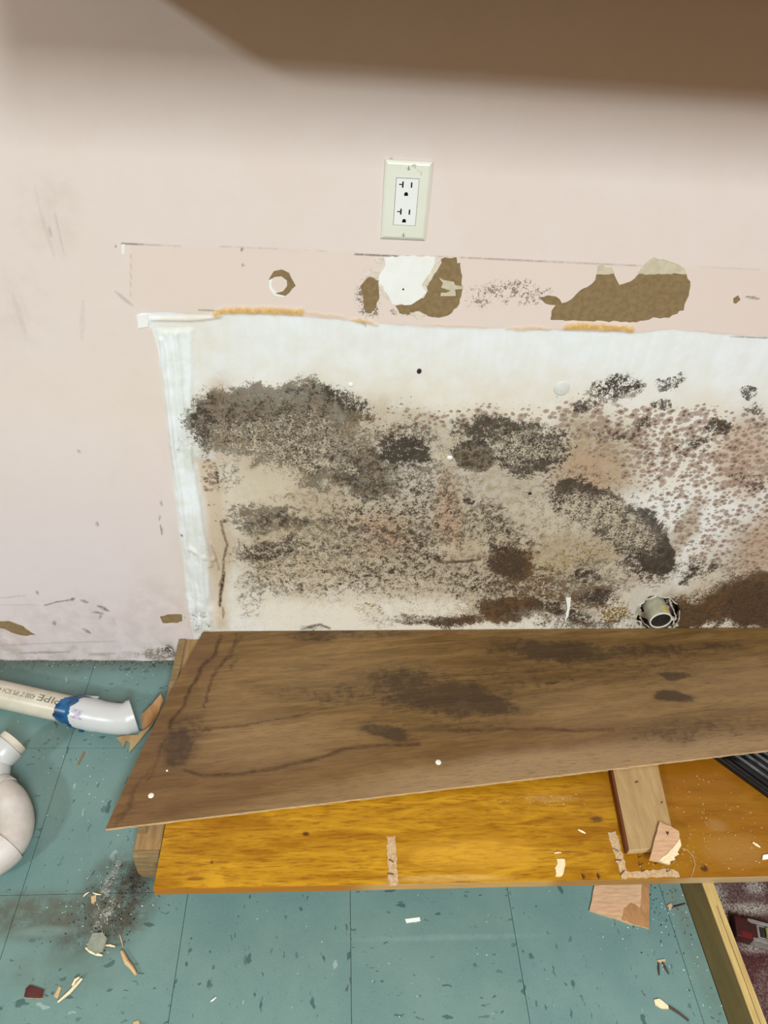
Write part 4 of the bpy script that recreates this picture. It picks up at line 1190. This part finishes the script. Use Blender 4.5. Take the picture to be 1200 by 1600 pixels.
# =================================================================== SCRAPS AND DEBRIS
def scrap(name, label, cat, pts, mat, z, h, amp=1.0, step=5, seed=0, tilt=None, group=None, parts=()):
    P = ragged(pts, amp, step, seed)
    zz = (lambda u, v: z) if tilt is None else tilt
    W_ = [FL(u, v, zz(u, v)+h) for u, v in P]
    cen = sum(W_, Vector())/len(W_)
    group = group or {'wood chip': 'wood chips among the debris', 'wood scrap': 'torn pieces of plywood and veneer'}.get(cat)
    t_ = thing(name, label, cat, (cen.x, cen.y, min(q_.z for q_ in W_)-h), group)
    bm_obj('core', prism([v-Vector((0, 0, h)) for v in W_], (0, 0, h*.86)), M_plyedge if h > .0025 else mat, t_)
    bm_obj('face', prism([v-Vector((0, 0, h*.14)) for v in W_], (0, 0, h*.14)), mat, t_)
    for (nm, pp_, m_, dz_) in parts:
        Q = [FL(u, v, zz(u, v)+h) for u, v in ragged(pp_, .8, 4, seed+7)]
        bm_obj(nm, prism(Q, (0, 0, dz_)), m_, t_)
    return t_


scrap('plywood_scrap', 'pinkish square of torn plywood leaning on the batten end on the orange deck', 'wood scrap',
      [(1031, 1284), (1048, 1291), (1061, 1299), (1062, 1312), (1056, 1330), (1046, 1351), (1030, 1346), (1015, 1343), (1022, 1316)], M_scrap, DZ, .004, .5, 8, 41,
      tilt=lambda u, v: DZ+.021+.0003*(1320-v)*.0,
      parts=[('splintered_layer', [(1062, 1311), (1064, 1322), (1058, 1332), (1061, 1335), (1053, 1340), (1055, 1344), (1046, 1346), (1047, 1351), (1038, 1349), (1030, 1344), (1044, 1333), (1054, 1322)], M_palewood, .0012),
             ('staple', [(1040, 1300), (1045, 1300), (1043, 1306)], M_fix, .001)])
scrap('plywood_scrap', 'torn plywood offcut with brown veneer remnants lying on the teal tiles before the deck', 'wood scrap',
      [(930, 1378), (972, 1376), (1015, 1378), (1014, 1410), (1014, 1450), (985, 1443), (960, 1434), (921, 1422), (925, 1405)], M_scrap, 0, .005, .6, 8, 42,
      parts=[('veneer_remnant', [(1003, 1380), (1015, 1378), (1014, 1450), (990, 1445), (971, 1436), (975, 1420), (985, 1411), (992, 1413), (1000, 1420), (1002, 1402)], M_veneer, .0006)])
scrap('veneer_scrap', 'darker torn veneer piece standing behind the white elbow against the base', 'wood scrap',
      [(221, 1116), (231, 1107), (243, 1094), (251, 1084), (255, 1094), (246, 1116), (236, 1130), (222, 1140)], M_veneer, .004, .002, .5, 7, 43, tilt=lambda u, v: .003+.0006*max(0, 1142-v))
scrap('veneer_scrap', 'curled splintered veneer strip with jagged end below the white elbow mouth', 'wood scrap',
      [(181, 1152), (196, 1149), (215, 1148), (233, 1134), (247, 1108), (255, 1096), (250, 1112), (238, 1132), (222, 1152), (202, 1176), (203, 1160), (197, 1157), (192, 1169), (189, 1160)], M_strip, .012, .002, .5, 6, 44, tilt=lambda u, v: .0015+.0006*max(0, 1140-v))
scrap('wood_chip', 'pale jagged chip of wood lying flat on the middle of the orange deck', 'wood chip',
      [(870, 1342), (883, 1343), (884, 1352), (878, 1369), (868, 1369), (869, 1360), (867, 1356), (871, 1350)], M_palewood, DZ, .0015, 1.0, 4, 45)
scrap('wood_chip', 'white chip at the right edge of the orange deck', 'wood chip', [(1192, 1336), (1204, 1333), (1206, 1342), (1191, 1343)], M_white, DZ, .003, .5, 5, 46)
scrap('plastic_chip', 'small white rectangular chip on the teal tiles before the deck', 'chip', [(633, 1436), (656, 1433), (657, 1439), (635, 1442)], M_white, 0, .001, .3, 6, 47)
scrap('wood_chip', 'small tan diamond chip in the dirt beside the base end', 'wood chip', [(142, 1401), (150, 1398), (150, 1408), (143, 1412)], M_splinter, 0, .0015, .3, 4, 48)
scrap('paint_chip', 'dark red chip on the teal tiles at the bottom left', 'chip', [(38, 1558), (40, 1545), (46, 1539), (58, 1543), (69, 1547), (66, 1559), (54, 1560)], M_redchip, 0, .003, .8, 4, 49)
scrap('glue_lump', 'flattened grey lump of putty in the dirt on the teal tiles', 'lump', [(136, 1476), (144, 1459), (160, 1456), (167, 1465), (160, 1484), (150, 1491), (137, 1484)], simple('grey_putty', (126, 132, 118), .7, .2, (146, 150, 136), 90), 0, .006, .8, 5, 50)
scrap('wood_chip', 'short pale chip with dark nail on the teal tiles at the bottom right', 'wood chip', [(1022, 1562), (1030, 1560), (1044, 1571), (1045, 1576), (1034, 1576), (1024, 1570)], M_palewood, 0, .003, .4, 4, 51)
scrap('wood_chip', 'small pinkish chip with two dark slivers below it on the teal tiles', 'wood chip', [(1027, 1500), (1039, 1498), (1040, 1502), (1029, 1504)], M_scrap, 0, .002, .3, 4, 52)
scrap('wood_chip', 'small pinkish chip with rusty nail beside the yellow board', 'wood chip', [(1043, 1414), (1048, 1411), (1052, 1417), (1046, 1420)], M_scrap, 0, .003, .3, 4, 53)
scrap('wood_chip', 'tan chip cut off by the bottom edge of the view', 'wood chip', [(208, 1597), (216, 1594), (219, 1603), (209, 1604)], M_splinter, 0, .002, .3, 4, 54)
scrap('wood_splinter', 'short brown splinter beside the long pale one at the bottom left', 'splinter', [(84, 1557), (92, 1541), (96, 1543), (90, 1560)], M_splinter, 0, .0015, .3, 4, 55)
scrap('wood_splinter', 'thin brown splinter on tiles between the trap and the base', 'splinter', [(120, 1193), (130, 1174), (133, 1175), (123, 1195)], simple('brown_splinter', (122, 102, 70), .7), 0, .0012, .3, 6, 56)


def stick(name, label, pts, r, mat, z=0.0, cat='splinter', group=None, r2=None):
    P = [FL(u, v, z+max(r, r2 or 0)+.0002) for u, v in pts]
    n = len(P)
    rr_ = [r*(.35+.65*math.sin(math.pi*min(.92, max(.12, i/(n-1))))) if r2 is None else r+(r2-r)*i/(n-1) for i in range(n)]
    return tag(bm_obj(name, tube(P, rr_, 7), mat), label, cat, group or {'splinter': 'wood splinters among the debris', 'nail': 'dark nails on the floor'}.get(cat))


stick('wood_splinter', 'brown pointed splinter hanging below the dirt patch on the teal tiles', [(190, 1486), (193, 1492), (198, 1503), (206, 1512), (213, 1523)], .0045, M_splinter)
stick('wood_splinter', 'long pale forked splinter on the teal tiles at the bottom left', [(128, 1529), (119, 1539), (108, 1551), (90, 1566)], .0032, M_palewood)
stick('wood_splinter', 'short prong lying across the long pale splinter', [(113, 1540), (118, 1531), (124, 1527)], .0028, M_palewood, .006)
stick('wood_splinter', 'pale stick along the lower edge of the putty lump', [(134, 1481), (142, 1487), (152, 1491), (160, 1493)], .0028, M_palewood)
stick('wood_splinter', 'thin pale stick to the right of the putty lump', [(165, 1477), (172, 1477), (180, 1479)], .0020, M_palewood)
stick('wood_splinter', 'fine grey sliver above the brown pointed splinter', [(187, 1460), (190, 1470), (192, 1480)], .0012, M_splinter)
stick('wood_splinter', 'tiny pale stick left of the tan diamond chip', [(130, 1401), (134, 1397), (139, 1394)], .0015, M_palewood)
stick('wood_splinter', 'tiny pale stick above the tan diamond chip', [(145, 1395), (151, 1397), (158, 1398)], .0015, M_palewood)
stick('nail', 'dark nail lying beside the yellow board on the teal tiles', [(1049, 1418), (1060, 1415), (1071, 1412)], .0016, M_fix, cat='nail', r2=.0012)
stick('nail', 'dark nail at the end of the bottom right chip', [(1045, 1573), (1062, 1584), (1076, 1595)], .0024, M_fix, cat='nail', r2=.0020)
stick('wood_splinter', 'left one of two dark slivers under the pinkish chip', [(1029, 1504), (1029, 1514), (1030, 1524)], .0018, M_fix)
stick('wood_splinter', 'right one of two dark slivers under the pinkish chip', [(1035, 1503), (1040, 1513), (1045, 1522)], .0022, M_fix)
stick('wood_splinter', 'white sliver on the teal tiles left of the bottom centre', [(329, 1565), (333, 1562), (338, 1558)], .0016, M_white)
stick('wood_shaving', 'thin curled wood shaving beside the torn plywood square', [(1064, 1325), (1074, 1328), (1083, 1338), (1086, 1350), (1083, 1362), (1079, 1372)], .0009, M_scrap, DZ, 'shaving')
stick('wood_splinter', 'pale splinter on the right end of the orange deck', [(1176, 1316), (1182, 1320), (1188, 1324)], .0026, M_palewood, DZ)
stick('wood_splinter', 'pale splinter on the deck left of the batten', [(903, 1296), (909, 1299), (915, 1302)], .0024, M_palewood, DZ)
stick('wood_splinter', 'short pale splinter above the jagged chip on the deck', [(866, 1333), (871, 1332), (877, 1332)], .0018, M_palewood, DZ)


def dust(name, label, n, area_, mat, z, smin, smax, seed):
    rq = random.Random(seed)
    bm = bmesh.new()
    for k in range(n):
        cu, cv, ru, rv = rq.choice(area_)
        u, v = rq.gauss(cu, ru), rq.gauss(cv, rv)
        if z > 0 and not (1 < 2 and v < 1362+(-.02*(u-1000)) and v > 1297-.11*(u-165)+15):
            continue
        p_ = FL(u, v, z+.0004)
        if z == 0 and p_.x > -.352 and p_.y > -.52:
            continue
        a = rq.uniform(0, math.pi)
        L, w_ = rq.uniform(smin, smax), rq.uniform(.25, .6)
        d_ = Vector((math.cos(a), math.sin(a), 0))*L
        e_ = Vector((-math.sin(a), math.cos(a), 0))*L*w_
        vs = [bm.verts.new(p_+q_+Vector((0, 0, h_))) for h_ in (-.0003, .0006) for q_ in (d_, e_*rq.uniform(.6, 1), -d_, -e_)]
        bm.faces.new(vs[4:])
        for i in range(4):
            bm.faces.new((vs[i], vs[(i+1) % 4], vs[4+(i+1) % 4], vs[4+i]))
    return tag(bm_obj(name, bm, mat), label, 'debris', None, 'stuff')


dust('wood_dust', 'fine pale wood crumbs scattered over the right part of the orange deck', 200, [(1130, 1290, 40, 40), (1100, 1250, 40, 40), (1050, 1350, 25, 10), (850, 1250, 30, 6), (1120, 1330, 50, 20)], M_splinter, DZ, .0006, .0024, 61)
dust('plaster_crumbs', 'tiny white plaster crumbs scattered over the teal tiles', 230, [(170, 1400, 25, 40), (130, 1420, 30, 25), (160, 1440, 10, 30), (1010, 1470, 50, 30), (1060, 1420, 20, 30), (640, 1490, 220, 60), (120, 1250, 40, 80), (220, 1060, 30, 15), (1090, 1500, 20, 50), (60, 1040, 60, 8), (120, 1200, 60, 60)], M_white, 0, .0005, .0017, 62)
dust('dirt_crumbs', 'dark brown dirt crumbs beside the end of the cabinet base', 380, [(190, 1400, 18, 30), (150, 1440, 30, 18), (215, 1380, 12, 10), (240, 1035, 30, 5), (1040, 1420, 30, 30), (120, 1036, 90, 3)], M_nail, 0, .0006, .0026, 63)

# =================================================================== WALL CABINET ABOVE (its underside shades the wall)
M_cab = wood('varnished_cabinet', (186, 128, 60), (206, 150, 80), (140, 88, 36), 9, (10, 10, 1))
wc = thing('wall_cabinet', 'varnished wooden wall cabinet hung above the socket', 'cabinet', (.6, 0, 1.41))
CX0, CX1, CZ = -.36, 1.9, 1.41
bm_obj('body', box(CX0, CX1, -.30, -.001, CZ, CZ+.75), M_cab, wc, False, .002, 1)
for k in range(4):
    wd = (CX1-CX0)/4
    dr = bm_obj('door', box(CX0+k*wd+.004, CX0+(k+1)*wd-.004, -.320, -.3015, CZ+.004, CZ+.745), M_cab, wc, False, .003, 2)
    bm_obj('knob', tube([(CX0+(k+.9)*wd, -.320, CZ+.08), (CX0+(k+.9)*wd, -.335, CZ+.08), (CX0+(k+.9)*wd, -.345, CZ+.08)], [.006, .006, .012], 14), M_alu, dr, True)
